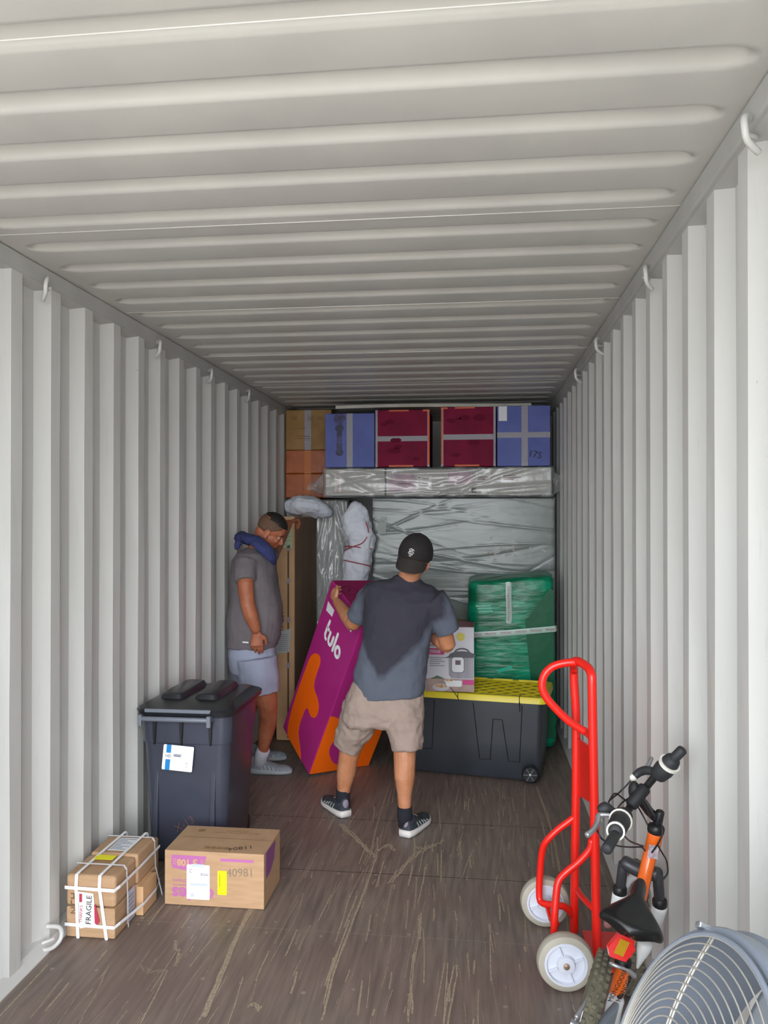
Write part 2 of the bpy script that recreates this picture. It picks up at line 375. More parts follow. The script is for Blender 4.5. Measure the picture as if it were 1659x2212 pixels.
for side, L in (('left', ((90, 625), (335, 748), (448, 808), (530, 853))), ('right', ((1640, 262), (1410, 580), (1302, 728), (1255, 790)))):
    for k, (x, y) in enumerate(L):
        tag(lring(x, y, side, k), 'grey steel lashing ring under the %s roof rail, %s' % (side, ('nearest', 'second nearest', 'third nearest', 'farthest')[k]), 'lashing ring', 'lashing rings along the roof rails')
tag(lring(0, 0, 'left', 0, Y=3.0, z=.045, rot=math.pi), 'grey lashing ring at the floor edge beside the strapped cartons', 'lashing ring')

# ------------------------------------------------------------ pile at the far end
def cface(P0, P1, z0, z1):
    """front face between two ground points"""
    a = V((P0[0], P0[1], z0)); return Face(a, (P1[0]-P0[0], P1[1]-P0[1], 0), (0, 0, 1))
def pxz(y, Y): return W(829, y, Y).z
def pxx(x, Y): return W(x, 1106, Y).x
def film(name, col=(.85, .87, .88, 1), fr=.22, base=.03, milky=.14, rough=.25, bsc=7, bst=(1, 1, 1), bump=.18):
    m = bpy.data.materials.new(name); m.use_nodes = True; nt = m.node_tree; nt.nodes.clear(); MATS[name] = m
    out = nt.nodes.new('ShaderNodeOutputMaterial'); tr = nt.nodes.new('ShaderNodeBsdfTransparent'); gl = nt.nodes.new('ShaderNodeBsdfGlossy'); df = nt.nodes.new('ShaderNodeBsdfDiffuse')
    gl.inputs['Roughness'].default_value = rough; gl.inputs['Color'].default_value = (.95, .95, .95, 1); df.inputs['Color'].default_value = col
    bp = nt.nodes.new('ShaderNodeBump'); bp.inputs['Strength'].default_value = bump; bp.inputs['Distance'].default_value = .03
    nt.links.new(noisen(nt, bsc, bst, 5), bp.inputs['Height'])
    for n in (gl, df): nt.links.new(bp.outputs[0], n.inputs['Normal'])
    m1 = nt.nodes.new('ShaderNodeMixShader'); m2 = nt.nodes.new('ShaderNodeMixShader'); lw = nt.nodes.new('ShaderNodeLayerWeight'); lw.inputs[0].default_value = .35; nt.links.new(bp.outputs[0], lw.inputs['Normal'])
    st = ramp(nt, noisen(nt, bsc*1.3, bst, 6, loc=(2, 3, 1)), .45, .72)
    nt.links.new(math_(nt, 'MULTIPLY_ADD', st, milky, milky*.35), m1.inputs[0]); nt.links.new(tr.outputs[0], m1.inputs[1]); nt.links.new(df.outputs[0], m1.inputs[2])
    nt.links.new(math_(nt, 'MULTIPLY_ADD', lw.outputs['Fresnel'], fr, base, True), m2.inputs[0]); nt.links.new(m1.outputs[0], m2.inputs[1]); nt.links.new(gl.outputs[0], m2.inputs[2])
    nt.links.new(m2.outputs[0], out.inputs[0]); return m
FILM = film('plastic_film', bst=(1, 1, 3.5), bsc=3)
FILM2 = film('crinkled_film', milky=.3, fr=.3, base=.05, bsc=9, bst=(1, 1, .6))
def rbox(x0, x1, y0, y1, z0, z1, bev, seg=4):
    bm = B(); box(bm, ((x0+x1)/2, (y0+y1)/2, (z0+z1)/2), (x1-x0, y1-y0, z1-z0), None, bev, 0, seg); return bm
def wrinkled(face, u0, u1, v0, v1, h, amp, nu=70, nv=50, edge=.05, lines=14, seed=1, horiz=True, sag=0):
    """a loose sheet with long pulled folds, set off a face and turned in at its edges"""
    rn = random.Random(seed); L = []
    for _ in range(lines):
        cu, cv = rn.uniform(u0, u1), rn.uniform(v0, v1); a = rn.gauss(0, .22) if horiz else math.pi/2+rn.gauss(0, .25)
        L.append((cu, cv, math.cos(a), math.sin(a), rn.uniform(.12, .5)*(u1-u0 if horiz else v1-v0), rn.uniform(.004, .013)*(1 if nu > 150 else 1.5), rn.choice((-.6, 1))*rn.uniform(.4, 1), rn.uniform(-.4, .4)))
    bm = B(); g = []
    for j in range(nv+1):
        row = []
        for i in range(nu+1):
            u = u0+(u1-u0)*i/nu; v = v0+(v1-v0)*j/nv; d = 0
            for cu, cv, ca, sa, ln, w, am, cur in L:
                s = (u-cu)*ca+(v-cv)*sa; t = -(u-cu)*sa+(v-cv)*ca-cur*s*s*.6
                d += am*math.exp(-(t/w)**2-(s/ln)**2)
            e = min(i, nu-i, j, nv-j); hh = h+amp*d if e > 0 else h-edge
            row.append(bm.verts.new(face.p(u, v, hh)))
        g.append(row)
    for a, c in zip(g, g[1:]):
        for i in range(nu): bm.faces.new((a[i], a[i+1], c[i+1], c[i]))
    return bm

# grey mattress standing on its side in plastic
mx0, mx1 = pxx(806, 6.5), pxx(1197, 6.5)
t = thing('mattress', 'large grey mattress in clear plastic standing against the end of the load', 'mattress', ((mx0+mx1)/2, 6.6, 0))
MATT = mat('mattress_fabric', '#737f7a', .75, col2='#7a8681', nscale=5)
obj('mattress_body', rbox(mx0, mx1, 6.5, 6.78, .01, 1.875, .035), MATT, t, True)
mf = Face((mx0, 6.5, 0), (1, 0, 0), (0, 0, 1)); mw = mx1-mx0
bm = wrinkled(mf, -.012, mw+.012, 0, 1.885, .012, .0065, 260, 220, .04, 55, 5); obj('plastic_cover', bm, FILM, t, True)
bm = B(); tube(bm, [mf.p(.0, .02, .004), mf.p(.0, 1.85, .004)], .008, 8); obj('piping', bm, mat('dark_piping', '#4b4f52', .6), t)
bm = B(); mf.rect(bm, .04, 1.58, .11, 1.68, .02); mf.rect(bm, .06, 1.69, .11, 1.715, .02); obj('label', bm, mat('pale_label', '#a9b2ac', .6), t)
bm = B()
for _ in range(26):
    u = 1.02+R.gauss(0, .06)+(.22 if R.random() < .4 else 0); v = 1.46+R.gauss(0, .04)-(u-1.0)*.1; a = R.uniform(-1, 1)
    mf.plate(bm, [(u+.02*R.uniform(.3, 1)*math.cos(q+a), v+.009*math.sin(q+a)) for q in (0, 1.3, 2.4, 3.6, 5)], .022+R.uniform(0, .003))
obj('torn_sticker', bm, mat('torn_paper', '#c3bfb8', .6), t)

# long carton in plastic laid across the mattress
lx0, lx1, lz0, lz1, LY = pxx(702, 6.4), pxx(1192, 6.4), 1.885, 2.115, 6.4
t = thing('long_carton', 'long printed carton wrapped in clear plastic lying across the top of the grey mattress', 'box', ((lx0+lx1)/2, LY+.2, lz0))
obj('carton_body', rbox(lx0, lx1, LY, LY+.42, lz0, lz1, .012), mat('printed_carton', '#b3b1ab', .6, col2='#a9a79f', nscale=4), t)
f = Face((lx0, LY, lz0), (1, 0, 0), (0, 0, 1)); H = lz1-lz0; Wd = lx1-lx0
bm = B(); f.rect(bm, 0, 0, Wd, .012); f.rect(bm, .49, 0, .505, H); f.rect(bm, .49, H-.012, Wd-.35, H); f.rect(bm, 0, H-.008, .4, H); f.rect(bm, 1.19, .03, 1.225, .07); obj('black_edging', bm, BLKM, t)
bm = B(); f.rect(bm, .52, .04, .73, H-.045); f.rect(bm, 1.0, .1, 1.21, H-.03); obj('pink_panel', bm, mat('pink_print', '#a58a9b', .6, col2='#c6a9b0', nscale=18), t)
bm = B(); f.rect(bm, .75, .05, .87, H-.06); f.rect(bm, 1.22, .12, 1.34, H-.03); f.rect(bm, 1.42, .11, 1.62, H-.06); f.rect(bm, .08, .04, .13, .17); obj('white_panel', bm, mat('white_print', '#d9d9d6', .6), t)
bm = B()
for u, v, w_ in ((.76, .15, .02), (.76, .12, .02), (.76, .09, .02), (.8, .14, .05), (.8, .1, .04), (1.24, .15, .08), (1.44, .16, .1), (1.44, .145, .14), (1.44, .13, .08), (1.24, .135, .06), (.54, .13, .1), (.6, .1, .1)): f.rect(bm, u, v, u+w_, v+.008, .002)
obj('print_line', bm, mat('red_print', '#6d3a40', .6), t)
mix_text('lettering', 'FRAGILE', .035, mat('red_letters', '#a04648', .6), t, f, .11, .1, ang=90)
bm = wrinkled(f, -.02, Wd+.02, -.008, H+.01, .014, .015, 120, 24, .05, 30, 9, True); obj('plastic_cover', bm, FILM2, t, True)
bm = B()   # gathered bag ends
for u, s in ((-.02, -1), (Wd+.02, 1)):
    bm = B()
    P4 = [[f.p(u, -.005, 0), f.p(u, H, 0), f.p(u, H, -.3), f.p(u, 0, -.3)], [f.p(u+s*.05, .03, -.02), f.p(u+s*.06, H-.06, -.02), f.p(u+s*.05, H-.07, -.2), f.p(u+s*.05, .05, -.2)], [f.p(u+s*(.15 if s < 0 else .07), .06, -.05), f.p(u+s*(.13 if s < 0 else .06), .1, -.05), f.p(u+s*.12, .1, -.09), f.p(u+s*.12, .07, -.09)]]
    rings(bm, P4, False)
    obj('bag_end', bm, FILM2, t, mods=[('SUBSURF', dict(levels=3, render_levels=3))]+DISP(.05, .03))

# four storage cartons on top
BLUE = mat('blue_carton', '#6974b4', .6, col2='#606bab', nscale=5, bump=.05, spec=.2); MAR = mat('maroon_carton', '#84123a', .6, col2='#741034', nscale=6, bump=.05, spec=.15)
DIRT = mat('dark_smudge', '#3f3b57', .6, col2='#565a8c', nscale=14, fac=(.45, .6)); ORT = mat('orange_trim', '#d2541a', .5); TAPEW = mat('shiny_tape', '#b9b6c0', .15, alpha=.55, bump=.6, bscale=70)
DIRTM = mat('dark_stain', '#6a1031', .7, spec=.15)
CY = 6.42; cz = lz1+.012
for nm, x0, x1, yt, lab, k in (('blue_carton', 702, 809, 892, 'faded blue storage carton with dark smudges, leftmost of the four on top', 0), ('maroon_carton', 811, 928, 886, 'maroon storage carton with orange corners beside the smudged blue carton', 1),
                               ('maroon_carton', 953, 1071, 882, 'maroon storage carton right of the dark gap in the top row', 2), ('blue_carton', 1074, 1189, 881, 'blue storage carton with white paper label at the right wall', 3)):
    X0, X1 = pxx(x0, CY), pxx(x1, CY); zt = pxz(yt, CY); col = BLUE if nm[0] == 'b' else MAR
    t = thing(nm, lab, 'box', ((X0+X1)/2, CY+.22, cz), 'storage cartons on top of the load')
    obj('carton_body', rbox(X0, X1, CY, CY+.44, cz, zt, .006, 2), col, t)
    f = Face((X0, CY, cz), (1, 0, 0), (0, 0, 1)); w = X1-X0; h = zt-cz
    if col is BLUE:
        bm = B(); u = w*(.5 if k == 0 else .52); f.rect(bm, u-.025, 0, u+.025, h)
        if k == 3: f.rect(bm, 0, h*.47, w, h*.56, .0016)
        obj('tape', bm, TAPEW, t)
        if k == 0:
            bm = B(); f.stroke(bm, [(.12, h-.03), (.125, h-.1), (.12, h-.17), (.118, .13)], .045, .0012, 0, 4)
            for vv, r_ in ((h-.04, .05), (h-.12, .038), (.12, .034)): f.plate(bm, [(.12+r_*math.cos(a/2), vv+r_*.8*math.sin(a/2)) for a in range(12)], .0014)
            obj('smudge', bm, DIRT, t)
        else:
            bm = B(); f.rect(bm, .012, h-.12, .078, h-.003, .002); obj('paper_label', bm, WHITE, t)
            mix_text('handwriting', '17S', .075, INK, t, f, w-.12, .09, ang=-12)
    else:
        bm = B(); f.rect(bm, 0, h*.45, w, h*.54); f.rect(bm, 0, 0, .018, h, .0012); f.rect(bm, w-.018, 0, w, h, .0012); obj('tape', bm, TAPEW, t)
        bm = B(); f.rect(bm, w*.25, h-.012, w*.62, h, .0016); f.rect(bm, w*.25, 0, w*.7, .014, .0016); e = (w-.014, w) if k == 1 else (0, .012)
        f.rect(bm, e[0], .02, e[1], h-.02, .0018); f.rect(bm, e[0]-(.04 if k == 1 else 0), h-.014, e[1]+(.04 if k == 2 else 0), h, .0019); obj('orange_corner', bm, ORT, t)
        bm = B()
        for _ in range(6):
            u, v, r_ = R.uniform(.07, w-.08), R.uniform(.06, h-.06), R.uniform(.02, .045)
            f.plate(bm, [(u+r_*1.3*math.cos(a/2)*R.uniform(.8, 1.1), v+r_*.6*math.sin(a/2)*R.uniform(.8, 1.1)) for a in range(12)], .0013)
        obj('smudge', bm, DIRTM, t)
# pale slab on the cartons
sx0, sx1 = pxx(727, 6.55), pxx(1147, 6.55)
bm = B(); rings(bm, [[(x, y, z+.006*math.sin(3*(x-sx0))) for (y, z) in ((6.5, 2.617), (6.5, 2.642), (6.52, 2.650), (6.9, 2.650), (6.9, 2.617))] for x in [sx0+(sx1-sx0)*k/14 for k in range(15)]])
bmesh.ops.recalc_face_normals(bm, faces=bm.faces)
tag(obj('foam_board', bm, mat('foam_board', '#b9b4a8', .7, col2='#c9c5ba', nscale=6), org=((sx0+sx1)/2, 6.7, 2.59)), 'thin pale foam board lying on the row of blue and maroon cartons', 'board')
# stacked carton column at the left wall
oy = 6.93; ox0 = XL+.012; ox1 = pxx(716, oy)
oz = [1.89, 2.105, 2.315, 2.672]
for k, (nm, m_, lab) in enumerate((('orange_carton', ORANGEC, 'orange film-wrapped carton, lower of the two by the left wall'), ('orange_carton', ORANGEC, 'orange film-wrapped carton, upper of the two by the left wall'), ('shipping_carton', CARDD, 'tan shipping carton on the orange cartons, touching the roof corner'))):
    t = thing(nm, lab, 'box', ((ox0+ox1)/2, oy+.25, oz[k]), 'cartons stacked in the far left corner')
    obj('carton_body', rbox(ox0, ox1, oy, oy+.5, oz[k]+.002, oz[k+1], .008, 2), m_, t)
    f = Face((ox0, oy, oz[k]), (1, 0, 0), (0, 0, 1)); w = ox1-ox0
    bm = B(); f.rect(bm, .17, 0, .23, oz[k+1]-oz[k]-.003); obj('tape', bm, TAPEW if k == 2 else mat('orange_film_tape', '#c97a48', .2), t)
    if k == 2:
        bm = B()
        for u in (.05, .20, .28):
            f.rect(bm, u, .26, u+.055, .262); f.rect(bm, u, .30, u+.055, .302); f.rect(bm, u, .26, u+.003, .302); f.rect(bm, u+.052, .26, u+.055, .302)
            for q in range(3): f.rect(bm, u+.01, .268+q*.01, u+.044, .272+q*.01)
        f.rect(bm, .06, .19, .18, .193); f.rect(bm, .1, .12, .22, .123); f.rect(bm, .08, .1, .25, .103); obj('printing', bm, mat('brown_print', '#6a5138', .7), t)
# tall plastic wrapped piece behind the flat packs
wx0, wx1 = XL+.015, pxx(748, 6.93)
t = thing('wrapped_bed_base', 'tall pale bed base in crinkled plastic behind the flat-pack cartons', 'bed base', ((wx0+wx1)/2, 7.1, 0))
obj('base_body', rbox(wx0, wx1, 6.93, 7.4, .01, 1.875, .04), mat('pale_fabric', '#b3b6b4', .7, col2='#bfc2c0', nscale=6), t, True)
f = Face((wx0, 6.93, 0), (1, 0, 0), (0, 0, 1)); bm = wrinkled(f, -.01, wx1-wx0+.02, 0, 1.88, .014, .022, 60, 160, .05, 70, 12, False); obj('plastic_cover', bm, FILM2, t, True)
# white textiles
FAB = mat('white_textile', '#e4e8f2', .8, col2='#d8deea', nscale=7, bump=.2, bscale=9)
bm = B(); pc = W(665, 1093, 6.6)
tube(bm, [W(628, 1096, 6.62), W(650, 1092, 6.6), W(680, 1096, 6.62), W(712, 1110, 6.66)], [.065, .085, .085, .05], 14, sm=3, flat=1.5)
tag(obj('pillow', bm, FAB, True and None, True, RM(.010, 2)+DISP(.09, .04, 2)+DISP(.035, .012, 2), org=(pc.x, pc.y, pc.z-.08)), 'white bagged pillow lying on top of the tall flat-pack carton', 'pillow')
t = thing('bedding_bundle', 'white bedding bundle tied with thin red cord beside the grey mattress', 'bundle', (W(772, 1300, 6.36).x, 6.36, 0))
bm = B(); tube(bm, [W(x, y, 6.36) for x, y in ((775, 1095), (768, 1130), (778, 1165), (772, 1230), (768, 1300), (772, 1480), (772, 1578))], [.07, .118, .118, .110, .115, .115, .11], 18, sm=4, ref=(1, 0, 0), flat=.95)
obj('bedding', bm, FAB, t, True, RM(.010, 2)+DISP(.12, .06, 2)+DISP(.04, .014, 2))
bm = B()
for L in (((790, 1128), (796, 1150), (784, 1172), (762, 1181), (744, 1189)), ((744, 1180), (765, 1181), (803, 1186)), ((742, 1210), (770, 1216), (803, 1223))):
    tube(bm, [W(x, y, 6.235+.1*abs(x-772)/32*abs(x-772)/32*.8) for x, y in L], .0045, 6, sm=4)
obj('red_cord', bm, mat('red_cord', '#b04a55', .6), t, label='thin red cord')
# flat-pack cartons
def flat(name, x0, x1, yf, yb, zt, m_, lab):
    X0, X1 = pxx(x0, yf), pxx(x1, yf); t = thing(name, lab, 'box', ((X0+X1)/2, (yf+yb)/2, 0), 'flat-pack cartons standing at the left wall')
    obj('carton_body', rbox(X0, X1, yf, yb, .004, zt, .006, 2), m_, t); return t, Face((X0, yf, .004), (1, 0, 0), (0, 0, 1)), X1-X0
t, f, w = flat('flat_pack_carton', 597, 636, 6.0, 6.85, 1.725, [CARDL], 'tall tan flat-pack carton with side painted brown for shade, numbered edge and stickers')
bm = B(); sf = Face((pxx(636, 6.0), 6.0, .004), (0, 1, 0), (0, 0, 1)); sf.rect(bm, .012, .01, .845, 1.715, .0015); obj('shaded_side', bm, CARDB, t, label='carton side with its shade painted in brown')  # shade of this side put into a darker brown than the lit front
bm = B(); f.rect(bm, .088, .02, .100, 1.6); obj('gap_shade_strip', bm, mat('gap_shadow', '#54412e', .8), t)  # dark strip painted on the solid front as the gap's shade
bm = B()
for v in (1.45, 1.2, .9, .55): f.plate(bm, [(.08, v), (.11, v+.01), (.108, v+.05), (.085, v+.045)], .003)
obj('tape_patch', bm, TAPEW, t)
mix_text('number_print', '3089-281', .062, mat('faded_print', '#57412c', .7), t, f, .04, .88, ang=90)
bm = B(); f.rect(bm, .03, 1.48, .125, 1.63, .003); obj('green_note', bm, mat('green_note', '#b9c7a2', .7), t)
bm = B()
for q in range(4): f.rect(bm, .035, 1.50+q*.033, .12, 1.503+q*.033, .0035)
obj('note_line', bm, INKG, t)
bm = B(); f.plate(bm, [(-.002, .66), (.105, .68), (.12, .86), (.0, .83)], .003); obj('shipping_label', bm, mat('grey_label', '#b7b9b6', .7), t)
bm = B()
for q in range(9): f.rect(bm, .015, .69+q*.015, .095, .695+q*.015, .0036)
obj('label_print', bm, INKG, t)
t, f, w = flat('flat_pack_carton', 558, 584, 6.12, 6.8, 1.72, [CARDL], 'narrow flat-pack carton next to the left wall behind the bowed man')
bm = B(); f.rect(bm, .05, .02, .062, 1.68); obj('gap_shade_strip', bm, MATS['gap_shadow'], t)  # gap shade painted as a dark strip here too

# green wrapped cabinet
GREEN = mat('green_stretch_film', '#00704c', .28, col2='#0d9a74', nscale=6, nstretch=(1, 1, 2.2), bump=.55, bscale=11, bstretch=(.6, .6, 3), spec=.4, fac=(.4, .62))
GREEND = mat('green_film_dark', '#005c3c', .35, spec=.3, bump=.3, bscale=9)
gx0, gx1 = pxx(1010, 5.95), pxx(1199, 5.95)
t = thing('wrapped_cabinet', 'tall cabinet wrapped in glossy green stretch film behind the black tote', 'cabinet', ((gx0+gx1)/2, 6.2, 0))
bm = B()
Rg = []
for z, e, rz in ((.005, -.02, .05), (.05, 0, .06), (.6, .004, .07), (1.0, 0, .07), (1.2, -.003, .08), (1.235, -.01, .08), (1.25, -.035, .08)):
    Rg.append([((gx0+gx1)/2+p[0]*(1+(.05 if z < .5 and p[0] > 0 else 0)), 6.2+p[1], z+(.012 if p[1] > 0 and z > 1.1 else 0)+(.05*max(0, p[0])/.3 if z > 1.1 else 0)) for p in rr(gx1-gx0+2*e, .5+2*e, rz)])
rings(bm, Rg); obj('wrapped_body', bm, GREEN, t, True, [('SUBSURF', dict(levels=2, render_levels=2))]+DISP(.15, .02, 2))
f = Face((gx0, 5.94, 0), (1, 0, 0), (0, 0, 1)); w = gx1-gx0
bm = B(); f.plate(bm, [(.42, .95), (.60, 1.2), (w-.01, 1.18), (w-.01, .1), (.5, .1)], .0); obj('film_overlap', bm, GREEND, t)
TAPEF = mat('printed_tape', '#b9d5cc', .25, alpha=.85)
bm = B(); tube(bm, [f.p(.3, 1.235, .015), f.p(.3, 1.15, .018), f.p(.305, .98, .018), f.p(.3, .945, .018)], .021, 6, ref=(1, 0, 0), flat=.06); obj('fragile_tape', bm, TAPEF, t)
bm = B(); tube(bm, [f.p(-.005, .845, .0), f.p(.02, .848, .018), f.p(.25, .865, .02), f.p(.45, .885, .02), f.p(w+.0, .905, .015), f.p(w+.01, .907, -.01)], .021, 6, ref=(0, 0, 1), flat=.06); obj('fragile_tape', bm, TAPEF, t)
RP = mat('tape_red', '#a34e50', .5); tf = Face(f.p(0, .846, .022), (1, 0, .088), (0, 0, 1))
for q in range(6): mix_text('lettering', 'FRAGILE', .022, RP, t, tf, .06+q*.11, 0, h=.001)
tf2 = Face(f.p(.3, 0, .021), (1, 0, 0), (0, 0, 1))
for q in range(3): mix_text('lettering', 'FRAGILE', .022, RP, t, tf2, 0, 1.0+q*.085, h=.001, ang=90)
bm = B(); 
for q in range(3): f.plate(bm, [(.06+q*.01, 1.07-q*.02), (.17+q*.008, 1.075-q*.02), (.17+q*.008, 1.06-q*.02), (.06+q*.012, 1.055-q*.02)], .014)
obj('film_flap', bm, mat('teal_film', '#2fc0a0', .2), t); bm = B(); f.plate(bm, [(.22, .57), (.33, .61), (.32, .63), (.22, .60)], .016); obj('film_flap', bm, mat('teal_film', '#2fc0a0', .2), t)

# carton standing on the tote behind the cooker
x0, x1 = pxx(902, 5.66), pxx(1008, 5.66)
t = thing('brown_carton', 'plain brown carton on the tote behind the cooker box', 'box', ((x0+x1)/2, 5.7, .56))
obj('carton_body', rbox(x0, x1, 5.62, 5.80, .583, .985, .006, 2), CARDB, t); bm = B(); Face((x0, 5.62, .583), (1, 0, 0), (0, 0, 1)).rect(bm, 0, .17, x1-x0, .22); obj('tape', bm, TAPEB, t)

# ------------------------------------------------------------ black tote with yellow lid
TB = mat('tote_plastic', '#2e3238', .42, col2='#33383f', nscale=4, bump=.12, bscale=5); TY = mat('lid_plastic', '#e8d42a', .4, col2='#dcc81f', nscale=4); TYD = mat('lid_recess', '#b7a81e', .5)
pa = V((pxx(845, 5.37), 5.37, 0)); pb = V((pxx(1172, 5.2), 5.2, 0)); ex = (pb-pa).normalized(); ey = V((-ex.y, ex.x, 0)); TW = (pb-pa).length; TD = .5
t = thing('storage_tote', 'big black storage tote with yellow lid, under the cooker box', 'storage box', (pa+pb)/2+ey*TD/2)
cc = (pa+pb)/2+ey*TD/2
def tr_(u, v, z): return cc+ex*u+ey*v+V((0, 0, z))
bm = B(); rings(bm, [[tr_(p[0], p[1], z) for p in rr(TW+e, TD+e, .035)] for z, e in ((.012, -.06), (.03, -.04), (.25, -.02), (.515, 0), (.52, .0), (.52, .02), (.535, .02))])
obj('tub', bm, TB, t, True, autos=.5)
f = Face(tr_(-TW/2, -TD/2+.018, 0), ex, V((0, 0, 1))-ey*.036); f.n = f.x.cross(f.y)
bm = B()
def groove(pts, w=.006): 
    for a, b_ in zip(pts, pts[1:]): tube(bm, [f.p(a[0], a[1], .001), f.p(b_[0], b_[1], .001)], w/2, 6)
groove([(.14, .5), (.20, .17), (.28, .17), (.30, .5)]); obj('moulded_rib', bm, mat('tote_groove', '#191b20', .5), t); bm = B(); groove([(.62-.06, .5), (.60, .13), (.67, .13), (.69, .40), (.75, .40), (.79, .13), (.86, .13), (.88, .5)]); obj('moulded_rib', bm, mat('tote_groove', '#191b20', .5), t); bm = B(); groove([(.02, .5), (.06, .17), (.1, .17), (.12, .5)])
obj('moulded_rib', bm, mat('tote_groove', '#191b20', .5), t)
bm = B(); rings(bm, [[tr_(p[0], p[1], z) for p in rr(TW+e, TD+e, .05)] for z, e in ((.525, .05), (.522, .058), (.556, .05), (.562, .042), (.562, -.03), (.552, -.045))]); obj('lid', bm, TY, t, True, autos=.5)
bm = B(); rings(bm, [[tr_(p[0], p[1], z) for p in rr(TW-.05, TD-.05, .02)] for z in (.55, .5545)]); obj('lid_panel', bm, TYD, t)
bm = B(); nx, ny = 9, 4; hw, hd = TW/2-.03, TD/2-.03
for i in range(-ny, nx+1):   # diamond lattice
    for s in (1, -1):
        q = []
        for v in (0, 1):
            u = -hw+(i+(v*ny if s > 0 else (1-v)*ny))*2*hw/nx; q.append((u, -hd+2*hd*v))
        (u0, v0), (u1, v1) = q
        def cl(u0, v0, u1, v1):
            if u1 == u0: return None
            t0, t1 = 0, 1
            for bnd, sg in ((-hw, 1), (hw, -1)):
                d0, d1 = sg*(u0-bnd), sg*(u1-bnd)
                if d0 < 0 and d1 < 0: return None
                if d0 < 0: t0 = max(t0, d0/(d0-d1))
                if d1 < 0: t1 = min(t1, d0/(d0-d1))
            return None if (t1-t0)*abs(v1-v0) < .02 else (u0+(u1-u0)*t0, v0+(v1-v0)*t0, u0+(u1-u0)*t1, v0+(v1-v0)*t1)
        r_ = cl(u0, v0, u1, v1)
        if r_: tube(bm, [tr_(r_[0], r_[1], .556), tr_(r_[2], r_[3], .556)], .006, 6)
for k in range(5): c = tr_(-hw+.12+k*.18, TD/2-.012, .563); box(bm, c, (.14, .02, .014), M.Rotation(math.atan2(ex.y, ex.x), 3, 'Z'), .003)
obj('lid_lattice', bm, TY, t)
for px_, py_ in ((1145, 1673),):
    wc = W(px_, py_, 5.165); wt = lathe(B(), wc-V((0, .012, 0)), (0, 1, 0), [(0, .02), (0, .046), (.006, .052), (.03, .052), (.034, .04)], 24); w_ = obj('wheel', wt, BLK, t)
    bm = B()
    for k in range(6):
        a = k*math.pi/3; tube(bm, [wc+V((.014*math.cos(a), -.015, .014*math.sin(a))), wc+V((.042*math.cos(a), -.015, .042*math.sin(a)))], .005, 6)
    obj('wheel_spoke', bm, mat('grey_plastic', '#5a5f66', .5), w_)
    bm = B(); ell(bm, wc-V((0, .016, 0)), (.011, .006, .011)); obj('axle_cap', bm, mat('zinc', '#b7bbc0', .3, metal=.8), w_)
for px_, tail in ((985, -1), (1122, 1)):
    Q = W(px_, 1500, 5.2); u = (Q-cc).dot(ex); bm = B(); tube(bm, [tr_(u, -TD/2+.03, .566), tr_(u, -TD/2-.03, .564), tr_(u, -TD/2-.034, .545), tr_(u+.003, -TD/2-.032, .518)], .0025, 6)
    if tail < 0: tube(bm, [tr_(u, -TD/2-.036, .535), tr_(u-.02, -TD/2-.05, .57), tr_(u-.045, -TD/2-.05, .60)], .002, 6)
    else: tube(bm, [tr_(u, -TD/2-.036, .53), tr_(u+.004, -TD/2-.038, .47)], .003, 6)
    obj('zip_tie', bm, BLK, t)

# ------------------------------------------------------------ pressure cooker box
cy_ = 5.28; x0, x1 = pxx(918, cy_), pxx(1024, cy_); z0 = .566; z1 = pxz(1352, cy_)
t = thing('cooker_box', 'white retail box picturing an electric pressure cooker, on the yellow lid', 'box', ((x0+x1)/2, cy_+.14, z0))
obj('carton_body', rbox(x0, x1, cy_, cy_+.28, z0+.001, z1, .004, 2), mat('gloss_white', '#d3d2dc', .35), t)
f = Face((x0, cy_, z0), (1, 0, 0), (0, 0, 1)); w = x1-x0; h = z1-z0
bm = B(); Face((x0, cy_, z1), (1, 0, 0), (0, 1, 0)).rect(bm, .002, .002, w-.002, .275, .001); obj('top_panel', bm, mat('crimson_print', '#8f2342', .4), t)
bm = B(); f.rect(bm, .005, .003, w-.003, h*.2); obj('table_picture', bm, mat('table_print', '#9a7f7c', .5, col2='#b59c94', nscale=12), t)
bm = B(); f.plate(bm, [(.155, h*.54), (.158, h*.26), (.175, h*.21), (w-.004, h*.21), (w-.004, h*.54)], .0016); obj('pot_picture', bm, mat('steel_print', '#a5a3ab', .4, col2='#8e8c96', nscale=6, nstretch=(4, 1, .2)), t)
bm = B(); f.plate(bm, [(.132, h*.525), (.15, h*.545)]+[(.245-.088*math.cos(a*math.pi/12), h*.555+h*.075*math.sin(a*math.pi/12)) for a in range(13)]+[(w-.003, h*.545), (w-.003, h*.53)], .0024); f.stroke(bm, [(.245-.048*math.cos(a*math.pi/8), h*.60+h*.07*math.sin(a*math.pi/8)) for a in range(9)], .011, .0026); obj('pot_lid_picture', bm, mat('dark_grey_print', '#55535c', .5), t)
bm = B(); f.plate(bm, rr(.085, .105, .02, 4, .218, h*.42), .0028); obj('panel_rim_picture', bm, MATS['dark_grey_print'], t)
bm = B(); f.plate(bm, rr(.078, .098, .018, 4, .217, h*.42), .0034); obj('control_panel_picture', bm, WHITE, t)
bm = B(); f.rect(bm, .2, h*.42, .235, h*.49, .004); obj('display_picture', bm, mat('display_print', '#6b5560', .5), t)
bm = B(); f.plate(bm, [(.235+.028*math.cos(a/3), h*.85+.028*math.sin(a/3)) for a in range(19)], .002); obj('round_badge', bm, mat('badge_yellow', '#e0d25e', .5), t)
bm = B(); f.plate(bm, rr(.125, .042, .008, 3, .066, h*.62), .002); obj('pink_banner', bm, mat('hot_pink', '#c93680', .5), t); bm = B(); f.rect(bm, w-.075, h*.115, w-.002, h*.19, .003); obj('pink_banner', bm, mat('hot_pink', '#c93680', .5), t)
